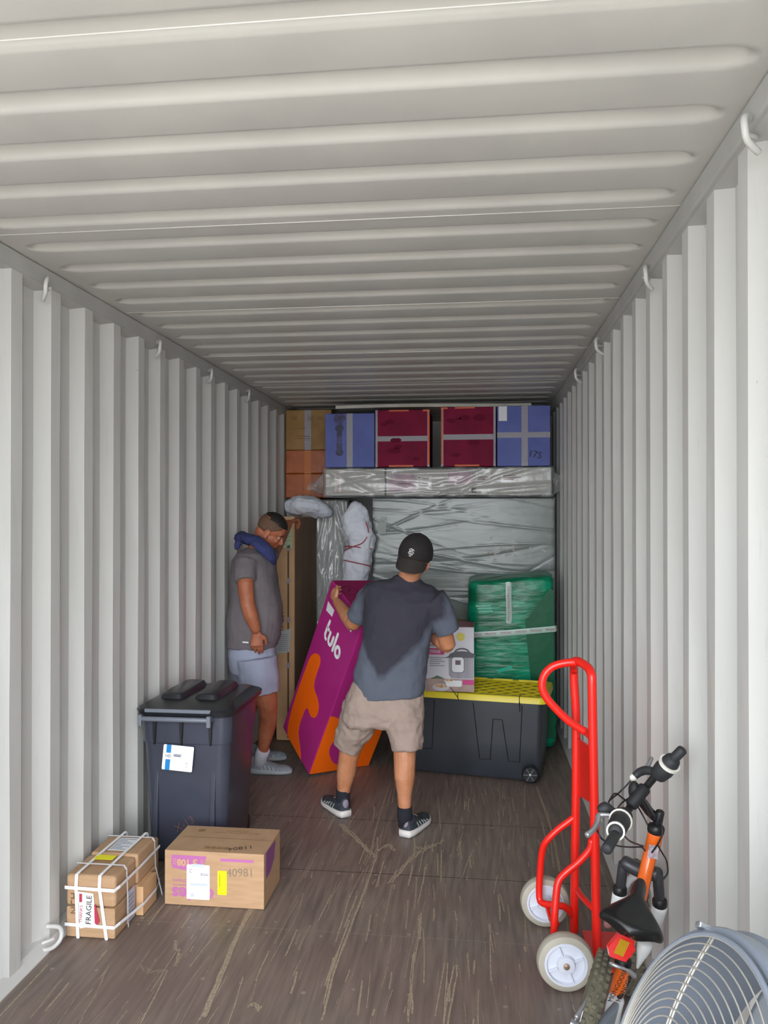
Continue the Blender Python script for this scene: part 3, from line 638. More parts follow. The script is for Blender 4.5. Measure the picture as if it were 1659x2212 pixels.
bm = B(); f.plate(bm, rr(.105, .04, .01, 3, .19, h*.13), .0026); obj('white_banner', bm, WHITE, t)
bm = B()
for u, v, l in ((.02, .52, .13), (.03, .49, .08), (.03, .46, .1), (.03, .43, .07), (.03, .395, .1), (.03, .72, .07), (.03, .70, .09)): f.rect(bm, u, h*v, u+l, h*v+.005, .0018)
obj('print_line', bm, INKG, t)
for s_, v_ in (('PRESSURE', .63), ('COOKER', .605)): mix_text('lettering', s_, .018, WHITE, t, f, .066, h*v_, h=.003)
bm = B()
for cu, cv, r_ in ((.105, .07, .055), (.16, .165, .035)): f.plate(bm, [(cu+r_*math.cos(a/3), h*cv+r_*.45*math.sin(a/3)) for a in range(19)], .0022)
obj('bowl_picture', bm, mat('bowl_print', '#c9c4cf', .5), t)
bm = B()
for cu, cv, r_ in ((.105, .09, .04), (.16, .18, .026)): f.plate(bm, [(cu+r_*math.cos(a/3), h*cv+r_*.3*math.sin(a/3)) for a in range(19)], .003)
obj('food_picture', bm, mat('food_print', '#d9b98a', .5, col2='#a8714a', nscale=80), t)
bm = B(); f.plate(bm, [(.03, h*.2), (.06, h*.225), (.08, h*.25), (.11, h*.225), (.13, h*.2)], .0024); obj('herb_picture', bm, mat('herb_print', '#5b7355', .6), t)
# ------------------------------------------------------------ wheeled bin at the left wall
BIN = mat('bin_plastic', '#3d404c', .24, col2='#424552', nscale=5, bump=.05, bscale=40); BIND = mat('bin_lid_plastic', '#1d1f23', .28, col2='#24262a', nscale=5); BING = mat('bin_grey', '#6f7580', .4)
bx0, bx1 = pxx(305, 3.79), pxx(494, 3.79); by0, by1 = 3.79, 4.30; bc = V(((bx0+bx1)/2, (by0+by1)/2, 0)); BW, BD = bx1-bx0, by1-by0
t = thing('wheeled_bin', 'dark grey lidded wheeled bin with white sticker by the left wall', 'bin', bc)
def bp_(p, z): return (bc.x+p[0], bc.y+p[1], z)
bm = B(); Rg = []
for z, e in ((.012, -.075), (.03, -.06), (.30, -.035), (.60, -.008), (.604, .004), (.62, .006), (.735, .012), (.74, .022), (.752, .022)):
    Rg.append([bp_(p, z) for p in rr(BW+e, BD+e, .055, 8)])
rings(bm, Rg); obj('bin_body', bm, BIN, t, True, autos=.5)
f = Face((bx0, by0, 0), (1, 0, 0), (0, .03, 1)); f.n = f.x.cross(f.y)
for u in (.055, .345):
    bm = B(); box(bm, (bx0+u+.02, by0+.012, .33), (.026, .02, .52), M.Rotation(-.06, 3, 'X'), .006); obj('body_rib', bm, BIN, t)
bm = B(); Rg = []
for z, e in ((.748, .05), (.77, .06), (.778, .045)): Rg.append([bp_((p[0]+.004, p[1]), z) for p in rr(BW+e, BD+e+.03, .07, 8)])
Rg.append([bp_((p[0]+.004, p[1]+.03), .80) for p in rr(BW-.04, BD-.10, .05, 8)]); rings(bm, Rg); obj('lid', bm, BIND, t, True, autos=.35)
for u in (-.105, .075):
    bm = B(); Rg = [[bp_((p[0]+u, p[1]+.03), z) for p in rr(.13-e, BD-.13-e, .03, 5)] for z, e in ((.798, 0), (.822, .02), (.826, .035))]; rings(bm, Rg); obj('lid_ridge', bm, BIND, t, True, autos=.5)
hx0, hx1 = pxx(305, 3.73), pxx(448, 3.73)
bm = B(); tube(bm, [(hx0, 3.735, .735), (hx1, 3.735, .735)], .012, 12); obj('handle_bar', bm, BING, t, True)
for x in (hx0-.006, hx1+.006):
    bm = B(); box(bm, (x, 3.735, .728), (.02, .024, .055), None, .004); box(bm, (x, 3.772, .735), (.012, .08, .03), None, .004); obj('handle_bracket', bm, BING, t)
bm = B(); box(bm, ((hx0+hx1)/2+.01, 3.752, .772), (hx1-hx0, .014, .018), None, .004); obj('lid_lip', bm, BING, t)
for x in (hx0+.05, (hx0+hx1)/2+.02, hx1-.0):
    bm = B(); rings(bm, [[(x-q, by0-.02, z), (x+q, by0-.02, z), (x+q, by0+.01, z), (x-q, by0+.01, z)] for z, q in ((.60, .002), (.65, .006), (.715, .009))]); obj('handle_gusset', bm, BLK, t)
bm = B(); cyl(bm, (bx1-.03, 4.22, .055), (bx1-.07, 4.22, .055), .05); obj('wheel', bm, BLK, t)
bm = B(); cyl(bm, (bx0+.01, 4.22, .065), (bx0+.05, 4.22, .065), .06); obj('wheel', bm, BLK, t)
q = [W(357, 1605, by0), W(420, 1613, by0), W(417, 1666, by0), W(352, 1659, by0)]
lf = Face(q[3]-V((0, .012, 0)), q[2]-q[3], q[0]-q[3]); sw, sh = (q[2]-q[3]).length, (q[0]-q[3]).length
bm = B(); lf.plate(bm, rr(sw, sh, .006, 3, sw/2, sh/2), .006); st = obj('sticker', bm, mat('bright_white', '#f6f8fa', .5), t)
bm = B(); lf.rect(bm, .016, .0, .04, sh*.42, .007); obj('blue_stripe', bm, mat('cyan_blue', '#1583c9', .5), t); bm = B(); lf.rect(bm, .016, sh*.68, .04, sh, .007); obj('blue_stripe', bm, mat('cyan_blue', '#1583c9', .5), t)
bm = B()
for u, v, l in ((.055, .62, .04), (.055, .58, .036), (.055, .55, .038)): lf.rect(bm, u, sh*v, u+l, sh*v+.004, .007)
obj('print_line', bm, INKG, t)
mix_text('lettering', 'HD', .02, mat('navy_ink', '#3a4465', .6), t, lf, .028, sh*.55, h=.007); mix_text('lettering', '1118', .014, INKG, t, lf, sw-.03, sh*.25, h=.007, ang=90)
mix_text('handwriting', 'X-13', .055, mat('faint_marker', '#5d4345', .6), t, Face((bx0+.19, by0+.018, .16), (1, 0, .6), (-.6, 0, 1)), .05, .02, h=.005)

# ------------------------------------------------------------ carton with mauve print
x0, x1, y0_ = pxx(357, 3.41), pxx(571, 3.41), 3.41
t = thing('diaper_carton', 'brown carton with upside-down mauve print and yellow sticker on the floor', 'box', ((x0+x1)/2, y0_+.14, 0))
hz = .242; obj('carton_body', rbox(x0, x1, y0_, y0_+.285, .002, hz, .003, 2), CARD, t); w = x1-x0
f = Face((x0, y0_, .002), (1, 0, 0), (0, 0, 1)); h = hz
bm = B(); f.plate(bm, [(.032, h-.022), (.03, h-.06), (.036, h-.078), (.1, h-.088), (.16, h-.082), (.182, h-.06), (.192, h-.022)], .0008); obj('printed_flash', bm, PINKP, t)
bm = B(); f.rect(bm, .255, h-.04, .405, h-.028); obj('printed_bar', bm, PINKP, t)
mix_text('lettering', '5', .042, CARDL, t, f, .14, h-.05, ang=180, bold=.0016, h=.002); mix_text('lettering', '108', .04, CARDL, t, f, .088, h-.052, ang=180, bold=.0016, h=.002)
bm = B()
for u in (.04, .165):
    for q in range(3): f.rect(bm, u, h-.042-q*.01, u+.015, h-.039-q*.01, .002)
obj('print_line', bm, CARDL, t)
mix_text('lettering', 'cuties', .082, PINKP, t, f, .13, .052, ang=180, bold=.0022, h=.0011)
mix_text('lettering', 'complete care', .013, PINKP, t, f, .075, .088, ang=180, h=.0011); mix_text('lettering', 'Diapers', .020, PINKP, t, f, .068, .108, ang=180, h=.0011)
bm = B(); f.plate(bm, rr(.105, .152, .005, 3, .155, .106), .003); obj('shipping_label', bm, MATS['bright_white'], t)
bm = B()
for u, v, a, b_ in ((.117, .16, .128, .162), (.117, .147, .119, .162), (.117, .147, .128, .149), (.168, .137, .203, .14), (.168, .143, .203, .145), (.168, .137, .171, .145)): f.rect(bm, u, v, a, b_, .0042)
obj('label_print', bm, INKG, t)
bm = B()
for u, v, a, b_ in ((.125, .172, .183, .186), (.118, .09, .198, .102), (.12, .04, .138, .056)): f.rect(bm, u, v, a, b_, .0042)
obj('label_block', bm, mat('pale_blue_print', '#c8cfe4', .6), t)
bm = B(); f.plate(bm, rr(.042, .105, .004, 3, .264, .108), .0022); obj('yellow_sticker', bm, YEL, t); bm = B(); f.rect(bm, .252, .09, .2545, .145, .0036); obj('sticker_print', bm, mat('olive_ink', '#8f8a1f', .6), t)
mix_text('handwriting', '40981', .05, mat('pencil', '#8b7965', .7), t, f, .345, .155, ang=3, h=.0012)
tf = Face((x0, y0_, hz), (1, 0, 0), (0, 1, 0))
bm = B(); tf.stroke(bm, [(.03, .152), (w/2, .150), (w-.005, .15)], .0022); obj('flap_seam', bm, mat('seam_brown', '#6d5238', .8), t)
bm = B(); tf.rect(bm, .165, .026, .275, .028); tf.rect(bm, .165, .058, .275, .060); tf.rect(bm, .165, .028, .167, .058); tf.rect(bm, .273, .028, .275, .058)
for q in range(4): tf.rect(bm, .172+q*.026, .033, .194+q*.026, .053, .0012)
obj('printing', bm, mat('dull_brown_print', '#94744f', .7), t)
mix_text('handwriting', '11804', .045, mat('marker_brown', '#5c4a3c', .7), t, tf, .33, .055, ang=200, h=.0014)
mix_text('lettering', 'COMPLETE CARE', .014, MATS['dull_brown_print'], t, tf, .26, .235, ang=180, h=.0012); mix_text('lettering', 'KEEP DRY  DO NOT CRUSH  THIS SIDE UP', .012, MATS['dull_brown_print'], t, tf, .26, .215, ang=180, h=.0012)
bm = B(); tf.plate(bm, [(.09+.018*math.cos(a/2), .23+.018*math.sin(a/2)) for a in range(12)], .0012); obj('round_print', bm, MATS['dull_brown_print'], t)
sf = Face((x1, y0_, .002), (0, 1, 0), (0, 0, 1)); bm = B(); sf.plate(bm, [(.03, .12), (.03, .235), (.20, .225), (.17, .15), (.1, .12)], .001); obj('side_print', bm, mat('purple_print', '#8a4f86', .7), t)

# ------------------------------------------------------------ strapped bundle of small cartons
sx, sy_ = -1.672, 3.10; SW = .214
t = thing('strapped_parcel', 'bundle of small brown cartons bound with white straps at the left wall', 'parcel', (sx+SW/2, sy_+.2, 0))
def cart(name, x0, x1, y0, y1, z0, z1, m_=CARD, b=.006, lab=None): return obj(name, rbox(x0, x1, y0, y1, z0, z1, b, 3), m_, t, label=lab)
cart('lower_carton', sx, sx+SW-.006, sy_, sy_+.20, .002, .125); cart('upper_carton', sx-.003, sx+SW-.004, sy_+.002, sy_+.20, .127, .255, b=.014)
cart('lower_carton', sx+.004, sx+SW, sy_+.205, sy_+.40, .002, .13, CARDL); cart('upper_carton', sx+.002, sx+SW+.002, sy_+.203, sy_+.40, .132, .262, b=.01)
cart('thin_carton', sx+SW-.004, sx+SW+.028, sy_+.20, sy_+.345, .002, .125, CARDL, .002); cart('inner_carton', sx+.002, sx+SW+.004, sy_+.395, sy_+.43, .01, .25, CARDB, .01)
bm = B()
def band(pts, w_, ref): tube(bm, [V(p) for p in pts], w_, 6, ref=ref, flat=.12, closed=False)
X0, X1, YA, YB, ZT = sx-.008, sx+SW+.006, sy_-.005, sy_+.434, .266
for z in (.055, .205):
    bm = B(); band([(X0, YA+.02, z), (X0+.004, YA, z), (X1-.012, YA-.001, z-.003), (X1+.001, YA+.025, z+.004), (X1+(.026 if z < .1 else .001), YA+.2, z), (X1+(.026 if z < .1 else .001), YB-.1, z), (X1, YB, z)], .007, (0, 0, 1)); obj('strap', bm, STRAP, t)
for u in (.045, .145):
    bm = B(); du = .03 if u > .1 else .008; band([(sx+u+du, YA, .003), (sx+u, YA-.001, .21), (sx+u, YA+.004, ZT-.008), (sx+u+.003, YA+.02, ZT-.004), (sx+u+.008, sy_+.2, ZT), (sx+u+.015, YB-.01, ZT+.002), (sx+u+.015, YB+.004, ZT-.02), (sx+u+.015, YB+.004, .01)], .007, (1, 0, 0)); obj('strap', bm, STRAP, t)
for v in (.085, .375):
    bm = B(); band([(X0, sy_+v, .24), (X0+.01, sy_+v, ZT+.001), (X1-.012, sy_+v, ZT+.001), (X1, sy_+v, ZT-.015), (X1+.001, sy_+v+.01, .13), (X1-.001+(.029 if v > .3 else 0), sy_+v+.02, .003)], .006, (0, 1, 0)); obj('strap', bm, STRAP, t)
f = Face((sx, sy_, 0), (1, 0, 0), (0, 0, 1))
bm = B(); f.plate(bm, [(.06, .04), (.13, .055), (.118, .185), (.052, .19)], .003); obj('fragile_label', bm, MATS['bright_white'], t)
REDI = mat('red_ink', '#b5384e', .6)
mix_text('lettering', 'FRAGILE', .032, INK, t, f, .1, .118, ang=88, h=.0045); mix_text('lettering', 'THANKS', .018, REDI, t, f, .066, .1, ang=88, h=.0045)
bm = B(); f.rect(bm, .058, .148, .07, .182, .0045); obj('red_mark', bm, REDI, t)
bm = B(); f.plate(bm, [(.122, .14), (.128, .14), (.147, .075), (.138, .06), (.125, .065)], .005); obj('red_tear', bm, REDI, t)
mix_text('lettering', 'NCH', .04, mat('brown_ink', '#77573c', .7), t, f, .035, .14, ang=90, h=.002)
tf = Face((sx, sy_, .262), (1, 0, 0), (0, 1, 0)); bm = B(); tf.rect(bm, .068, .225, .155, .36, .004); obj('shipping_label', bm, WHITE, t)
bm = B()
for q, l in enumerate((.07, .05, .076, .03, .076, .06, .04, .076)): tf.rect(bm, .073, .235+q*.015, .073+l, .24+q*.015, .0052)
obj('label_print', bm, INKG, t)
bm = B(); tf.rect(bm, .05, .13, .135, .175, .004); obj('yellow_sticker', bm, YEL, t)
sf = Face((sx+SW+.002, sy_, 0), (0, 1, 0), (0, 0, 1)); bm = B(); sf.rect(bm, .09, .02, .165, .15, .004); obj('side_label', bm, mat('pale_violet_label', '#b9b7c9', .6), t)
bm = B()
for q in range(6): sf.rect(bm, .1, .03+q*.018, .155, .038+q*.018, .0052)
obj('label_print', bm, INKG, t)

# ------------------------------------------------------------ tilted purple and orange mattress carton
e1, e2, e3 = V((.759, .65, -.045)).normalized(), V((-.551, .677, .488)), V((.347, -.345, .872))
e2 = (e2-e1*e2.dot(e1)).normalized(); e3 = e1.cross(e2); A = V((-1.104, 5.173, .019)); w, d_, L = .473, .459, 1.23
t = thing('mattress_carton', 'tilted purple and orange carton lettered tulo, held by the man in the cap', 'box', (A.x, A.y, 0))
PUR = mat('purple_card', '#b52a82', .42, col2='#ad257b', nscale=4, bump=.04, bscale=30); ORG_ = mat('orange_print', '#ff6d08', .4); PURT = mat('plum_card', '#8a1550', .45)
rot = M((e1, e2, e3)).transposed()
bm = B(); box(bm, A+e1*w/2+e2*d_/2+e3*L/2, (w, d_, L), rot, .008); obj('carton_body', bm, PUR, t)
LF = Face(A+e2*d_, -e2, e3); FF = Face(A, e1, e3); TF = Face(A+e3*L, e1, e2)
def uvp(f, x, y):
    d = FW+RT*(x-829.5)/FPX+UPV*(1106-y)/FPX; q = CAM+d*((f.o-CAM).dot(f.n)/d.dot(f.n)); return (q-f.o).dot(f.x), (q-f.o).dot(f.y)
def poly(f, L_, W_, H_, sm=3, h=.001):
    q = [uvp(f, 440+.2803*x, 1080+.2803*y) for x, y in L_]
    q = [(p.x, p.y) for p in smoothp([(a, b, 0) for a, b in q+q[:1]], sm)][:-1] if sm else q
    q = [(min(max(a, .004), W_-.004), min(max(b, .004), H_-.004)) for a, b in q]
    o = [q[0]]
    for p in q[1:]:
        if abs(p[0]-o[-1][0])+abs(p[1]-o[-1][1]) > .002: o.append(p)
    bm = B(); f.plate(bm, o, h); bmesh.ops.recalc_face_normals(bm, faces=bm.faces)
    bmesh.ops.triangulate(bm, faces=[g_ for g_ in bm.faces if len(g_.verts) > 4]); return bm
obj('orange_flame', poly(LF, ((862, 1180), (893, 1200), (898, 1260), (868, 1350), (850, 1440), (878, 1530), (886, 1610), (862, 1676), (825, 1665), (795, 1602), (755, 1685), (730, 1790), (742, 1900), (748, 1990), (735, 2025), (690, 1930), (648, 1830), (658, 1700), (715, 1500), (790, 1290), (825, 1205)), d_, L), ORG_, t)
obj('orange_flame', poly(FF, ((925, 1685), (975, 1668), (1030, 1680), (1052, 1720), (1045, 1800), (1100, 1800), (1250, 1700), (1330, 1560), (1420, 1560), (1410, 1780), (1350, 1960), (1270, 2070), (1170, 2130), (1000, 2150), (860, 2150), (815, 2110), (800, 2040), (835, 1920), (885, 1790)), w, L, 3), ORG_, t)
obj('purple_patch', poly(FF, ((1010, 1850), (975, 1900), (968, 1960), (1000, 2025), (1060, 2035), (1130, 1980), (1150, 1850), (1090, 1810)), w, L, 3, .0022), PUR, t)
bm = B(); TF.rect(bm, .006, .006, w-.006, d_-.006, .0005); obj('carton_top', bm, PURT, t)
u, v = uvp(TF, 754, 1276); bm = B(); TF.stroke(bm, [(u+.06*math.cos(a*math.pi/10), v+.05*math.sin(a*math.pi/10)) for a in range(21)], .005, .0018); obj('circled_mark', bm, INK, t)
mix_text('handwriting', '1', .08, INK, t, TF, u, v, h=.0016, ang=-40)
bm = poly(LF, ((960, 780), (1008, 850), (990, 900), (945, 850)), d_, L, 0, .0015); obj('paper_label', bm, WHITE, t)
bm = poly(LF, ((1085, 935), (1135, 1020), (1162, 960), (1180, 900), (1100, 880)), d_, L, 0, .0014); obj('white_corner', bm, WHITE, t)
bm = poly(LF, ((1108, 955), (1132, 990), (1145, 962), (1150, 910), (1110, 900)), d_, L, 0, .0022); obj('orange_corner', bm, ORG_, t)
# the word, in rounded strokes along the face
u0, v0 = uvp(LF, 440+.2803*932, 1080+.2803*1050); u1, v1 = uvp(LF, 440+.2803*1020, 1080+.2803*1205); sc = (u1-u0)/1.62
def gl(name, L_):
    bm = B()
    for pts in L_: LF.stroke(bm, [(u0+a*sc, v0+(v1-v0)*a/1.62+b*sc) for a, b in pts], .21*sc, .002)
    obj(name, bm, mat('bright_white', '#f6f8fa', .5), t)
gl('letter_t', [smoothp and [(0.05, 1.05), (0, .6), (0, .15), (.12, 0), (.22, 0)], [(0, .62), (.22, .62)]])
gl('letter_u', [[(.45, .62), (.45, .2), (.52, .06), (.66, 0), (.8, .06), (.86, .2), (.86, .62)]])
gl('letter_l', [[(1.14, 1.08), (1.14, 0)]])
gl('letter_o', [[(1.62+.24*math.cos(a*math.pi/8), .29+.29*math.sin(a*math.pi/8)) for a in range(17)]])

# ------------------------------------------------------------ red hand truck
RED = mat('red_enamel', '#ee2216', .35, coat=.3); TYRE = mat('grey_tyre', '#b3ada0', .6, col2='#a69f92', nscale=10); HUBW = mat('white_hub', '#d6dae6', .4)
YN, YF, YM = 3.11, 3.33, 3.22
t = thing('hand_truck', 'red steel hand truck with pale wheels standing before the bicycle', 'hand truck', (.44, YM, 0))
n0 = W(1290, 2085, YN); n0.z = .02; f0 = W(1240, 2030, YF); f0.z = .02
bm = B(); top = [(n0.x, YN, .03), (W(1285, 1800, YN).x, YN, .5), (W(1281, 1600, YN).x, YN, .87), W(1279, 1480, YN), W(1277, 1455, YN+.01), W(1268, 1440, YN+.05), W(1247, 1428, YM), W(1240, 1432, YF-.05), W(1240, 1445, YF-.01), W(1240, 1470, YF), (W(1245, 1600, YF).x, YF, .8), (f0.x, YF, .03)]
tube(bm, top, .0175, 12, sm=4); obj('main_frame', bm, RED, t, True)
bm = B(); tube(bm, [W(x, y, YM) for x, y in ((1247, 1431), (1222, 1432), (1194, 1440), (1176, 1458), (1171, 1483), (1180, 1506), (1200, 1530), (1226, 1555), (1250, 1572), (1268, 1582))], .016, 12, sm=4); obj('loop_handle', bm, RED, t, True)
bm = B(); tube(bm, [W(1248, 1570, YF), W(1266, 1582, YM), W(1280, 1596, YN)], .013, 10); obj('crossbar', bm, RED, t, True)
bm = B(); tube(bm, [W(1246, 1918, YF), W(1258, 1938, YM), W(1284, 1965, YN)], .012, 10, sm=3); obj('crossbar', bm, RED, t, True)
bm = B(); a, b_, c_, d2 = W(1246, 1592, YF), W(1282, 1618, YN), W(1284, 1738, YN), W(1248, 1716, YF)
rings(bm, [[p+V((s, 0, 0)) for p in (a, b_, c_, d2)] for s in (-.004, .004)]); bmesh.ops.recalc_face_normals(bm, faces=bm.faces); obj('back_plate', bm, RED, t)
for nm, pts in (('side_brace', [(1246, 1760, YF), (1232, 1772, YF), (1205, 1792, YF), (1182, 1815, YF), (1172, 1835, YF+.01), (1167, 1880, YF+.02), (1165, 1938, YF+.02), (1175, 1952, YF), (1200, 1955, YF-.03), (1222, 1960, YF-.02), (1238, 1980, YF)]),
                ('side_brace', [(1278, 1815, YN), (1274, 1835, YN), (1250, 1862, YN), (1222, 1885, YN), (1206, 1905, YN-.01), (1201, 1940, YN-.02), (1198, 1980, YN-.03), (1196, 2030, YN-.03)])):
    bm = B(); tube(bm, [W(*p) for p in pts], .014, 10, sm=3); obj(nm, bm, RED, t, True)
wf, wn = W(1177, 1951, 3.42), W(1221, 2082, 2.965); wf.z = wn.z = .104
bm = B(); cyl(bm, wf, wn, .008, 12); obj('axle', bm, MATS['zinc'], t)
bm = B(); tube(bm, [W(1183, 1960, YF), W(1190, 1985, YF-.06), (wn.x-.01, YN+.05, .14)], .011, 8); obj('axle_bracket', bm, RED, t, True)
for c0 in (wf, wn):
    ax = (wn-wf).normalized(); ax = V((ax.x*.6-.02, ax.y, 0)).normalized()
    bm = B(); _, u, v = frame(ax); rings(bm, [[c0+ax*(h-.028)+(u*math.cos(2*math.pi*k/48)+v*math.sin(2*math.pi*k/48))*q for k in range(48)] for h, q in ((0, .076), (0, .085), (.006, .098), (.02, .103), (.036, .103), (.05, .098), (.056, .085), (.056, .076), (.03, .076), (0, .076))], False); wo = obj('wheel', bm, TYRE, t, True, autos=.7)
    bm = B(); lathe(bm, c0-ax*.03, ax, [(0, .02), (0, .076), (.006, .08), (.054, .08), (.061, .076), (.061, .07), (.048, .066), (.048, .035), (.064, .03), (.066, .016)], 40); h_ = obj('hub', bm, HUBW, wo, True, autos=.6)
    _, u, v = frame(ax)
    for k in range(4):
        a = k*math.pi/2+.4; bm = B(); c = c0+ax*.023+(u*math.cos(a)+v*math.sin(a))*.05; box(bm, c, (.034, .006, .012), M((u*math.cos(a)+v*math.sin(a), ax.cross(u*math.cos(a)+v*math.sin(a)), ax)).transposed(), .001); obj('hub_rib', bm, HUBW, wo)
    bm = B(); lathe(bm, c0+ax*.03, ax, [(0, .012), (.010, .011), (.012, .004)], 16); obj('axle_nut', bm, mat('brass', '#a98f7c', .4, metal=.6), wo)
bm = B(); boxr(bm, .43, .62, YN-.03, YF+.04, .008, .016, .002); rings(bm, [[(.43, yy, .01), (.475, yy, .01), (.44, yy, .12)] for yy in (YN-.01, YN+.0)]); obj('toe_plate', bm, RED, t)

# ------------------------------------------------------------ bicycle
BO = mat('orange_enamel', '#f06a14', .25, coat=.6); RUB = mat('knobby_rubber', '#5e5a4c', .9, col2='#6f6a5a', nscale=20); GRIP = mat('grip_rubber', '#2a2b2e', .6); CREAM = mat('cream_plastic', '#e2dfd6', .4); ALU = mat('alloy', '#b5b7bc', .3, metal=.7); WENM = mat('white_enamel', '#dcdfe1', .3, coat=.4); SADM = mat('saddle_vinyl', '#131416', .32, bump=.05, bscale=80); FORKG = mat('fork_grey', '#34363a', .3)
t = thing('bicycle', 'small orange and white bicycle with turned handlebar leaning on the right wall', 'bicycle', (.4, 2.5, 0))
def wheel(c, hd, lean, r):
    """knobby wheel with rim, hub and spokes; axle = hd x up leaned"""
    hd = V(hd).normalized(); up = V((lean, 0, 1)); up = (up-hd*up.dot(hd)).normalized(); ax = hd.cross(up)
    n = 96; pr = [(-.014, -.035), (-.022, -.018), (-.021, -.006), (-.012, 0), (0, .002), (.012, 0), (.021, -.006), (.022, -.018), (.014, -.035)]
    bm = B(); R1 = []
    for k in range(n):
        a = 2*math.pi*k/n; e = hd*math.cos(a)+up*math.sin(a); R1.append([c+ax*x+e*(r+y-.004) for x, y in pr])
    R1.append(R1[0]); rings(bm, R1, False); bmesh.ops.remove_doubles(bm, verts=bm.verts, dist=1e-5)
    for k in range(0, n, 2):
        for x, o in ((-.017, 0), (0, 1), (.017, 0)):
            a = 2*math.pi*(k+o)/n; e = hd*math.cos(a)+up*math.sin(a); g_ = e.cross(ax); box(bm, c+ax*x+e*(r-(.003 if x else -.001)), (.011, .010, .010), M((ax, g_, e)).transposed(), 0)
    wo = obj('wheel', bm, RUB, t)
    bm = B(); R1 = []
    for k in range(49):
        a = 2*math.pi*k/48; e = hd*math.cos(a)+up*math.sin(a); R1.append([c+ax*x+e*(r+y) for x, y in ((-.013, -.034), (.013, -.034), (.011, -.052), (-.011, -.052))])
    rings(bm, R1, False); obj('rim', bm, ALU, wo)
    bm = B(); cyl(bm, c-ax*.04, c+ax*.04, .016, 16); obj('hub', bm, ALU, wo)
    for k in range(20):
        a = 2*math.pi*k/20; e = hd*math.cos(a)+up*math.sin(a); bm = B(); tube(bm, [c+ax*(.03 if k % 2 else -.03)+e*.014, c+e*(r-.05)], .0011, 4, dome=False); obj('spoke', bm, ALU, wo)
    return hd, up, ax
RH = V((.308, 2.385, .222)); wheel(RH, (.264, 1, 0), .3, .222)
FH = V((.565, 3.02, .222)); wheel(FH, (.08, 1, 0), .12, .222)
bm = B(); tube(bm, [W(1417, 1797, 2.6), W(1408, 1838, 2.62)], .0235, 16); obj('head_tube', bm, BO, t, True)
bm = B(); tube(bm, [W(1408, 1832, 2.62), W(1396, 1880, 2.60), W(1384, 1930, 2.56), W(1360, 2020, 2.48), W(1350, 2060, 2.45)], .0215, 16, sm=3); obj('frame_tube', bm, BO, t, True)
bm = B(); tube(bm, [W(1347, 2080, 2.42), W(1338, 2125, 2.44), W(1328, 2162, 2.46)], .022, 16); st = obj('seat_tube', bm, BO, t, True)
bm = B(); tube(bm, [W(1331, 2158, 2.43), W(1326, 2176, 2.44), W(1320, 2215, 2.46)], .024, 14); obj('lower_tube', bm, WENM, t, True)
sd_ = (W(1347, 2080, 2.40)-W(1328, 2162, 2.44)).normalized(); fc = Face(W(1318, 2160, 2.375), RT, sd_); 
mix_text('lettering', 'MONGOOSE', .021, INK, t, fc, .012, .055, h=.002, ang=78); mix_text('lettering', 'MONGOOSE', .021, INK, t, fc, .036, .055, h=.002, ang=78)
bm = B(); fh = Face(W(1397, 1852, 2.585), RT, V((.08, 0, 1))); fh.plate(bm, [(0, .0), (.034, -.006), (.036, .035), (.004, .042)], .002); obj('warning_decal', bm, mat('decal_white', '#c9bfc9', .5, col2='#a08b93', nscale=90), t)
# rear triangle, crank
bm = B(); tube(bm, [RH+V((.05, 0, 0)), W(1322, 2200, 2.52)], .009, 8); tube(bm, [RH+V((-.05, 0, 0)), W(1312, 2200, 2.52)], .009, 8); obj('chain_stay', bm, WENM, t, True)
bm = B(); tube(bm, [RH+V((.055, 0, .0)), W(1365, 2098, 2.46)], .008, 8); obj('seat_stay', bm, BLK, t, True)
bm = B(); tube(bm, [W(1245, 2197, 2.2), W(1262, 2170, 2.25), W(1285, 2130, 2.3), W(1312, 2095, 2.36)], .006, 8); obj('brake_arm', bm, ALU, t, True)
bm = B(); tube(bm, [W(1393, 2038, 2.3), W(1390, 2050, 2.3), W(1383, 2072, 2.32), W(1377, 2090, 2.34)], [.022, .019, .010, .004], 12); obj('stay_cover', bm, WENM, t, True)
bm = B(); box(bm, W(1300, 2225, 2.3), (.02, .2, .09), M.Rotation(.25, 3, 'Y') @ M.Rotation(-.5, 3, 'Z'), .008); obj('chain_guard', bm, mat('slate_plastic', '#8c99a6', .4), t)
# saddle
rear, nose = W(1361, 2016, 2.13), W(1388, 1890, 2.37); Fv = (nose-rear).normalized(); Rv = V((.153, -.05, -.04)); Rv = (Rv-Fv*Rv.dot(Fv)).normalized(); Uv = Rv.cross(Fv); Ls = (nose-rear).length
bm = B(); g = []
for i in range(19):
    s = i/18; hw = (.088*math.sqrt(max(0, 1-((.2-s)/.2)**2)) if s < .2 else .021+.067*(.5+.5*math.cos(math.pi*min(1, (s-.2)/.5)))) if s < .93 else .021*math.sqrt(max(0.02, 1-((s-.93)/.07)**2))
    hw = max(hw, .012); zc = .012*math.sin(math.pi*s)-.008*s+(.012 if s < .3 else 0)*(1-s/.3); row = []
    for j in range(13):
        q = -1+2*j/12; drop = .045*abs(q)**3.2*(1 if s > .1 else .8); row.append(rear+Fv*(s*Ls+.022*q*q*max(0, 1-s/.35))+Rv*hw*math.sin(q*1.45)/math.sin(1.45)+Uv*(zc-drop-(.022 if i == 0 else 0)))
    g.append([bm.verts.new(p) for p in row])
for a, c in zip(g, g[1:]):
    for j in range(12): bm.faces.new((a[j], a[j+1], c[j+1], c[j]))
bmesh.ops.recalc_face_normals(bm, faces=bm.faces); obj('saddle', bm, SADM, t, True, [('SOLIDIFY', dict(thickness=.018, offset=-1)), ('SUBSURF', dict(levels=2, render_levels=2))])
bm = B(); tube(bm, [rear+Fv*.12-Uv*.02, W(1348, 2075, 2.40)], .013, 12); obj('seat_post', bm, BLK, t, True)
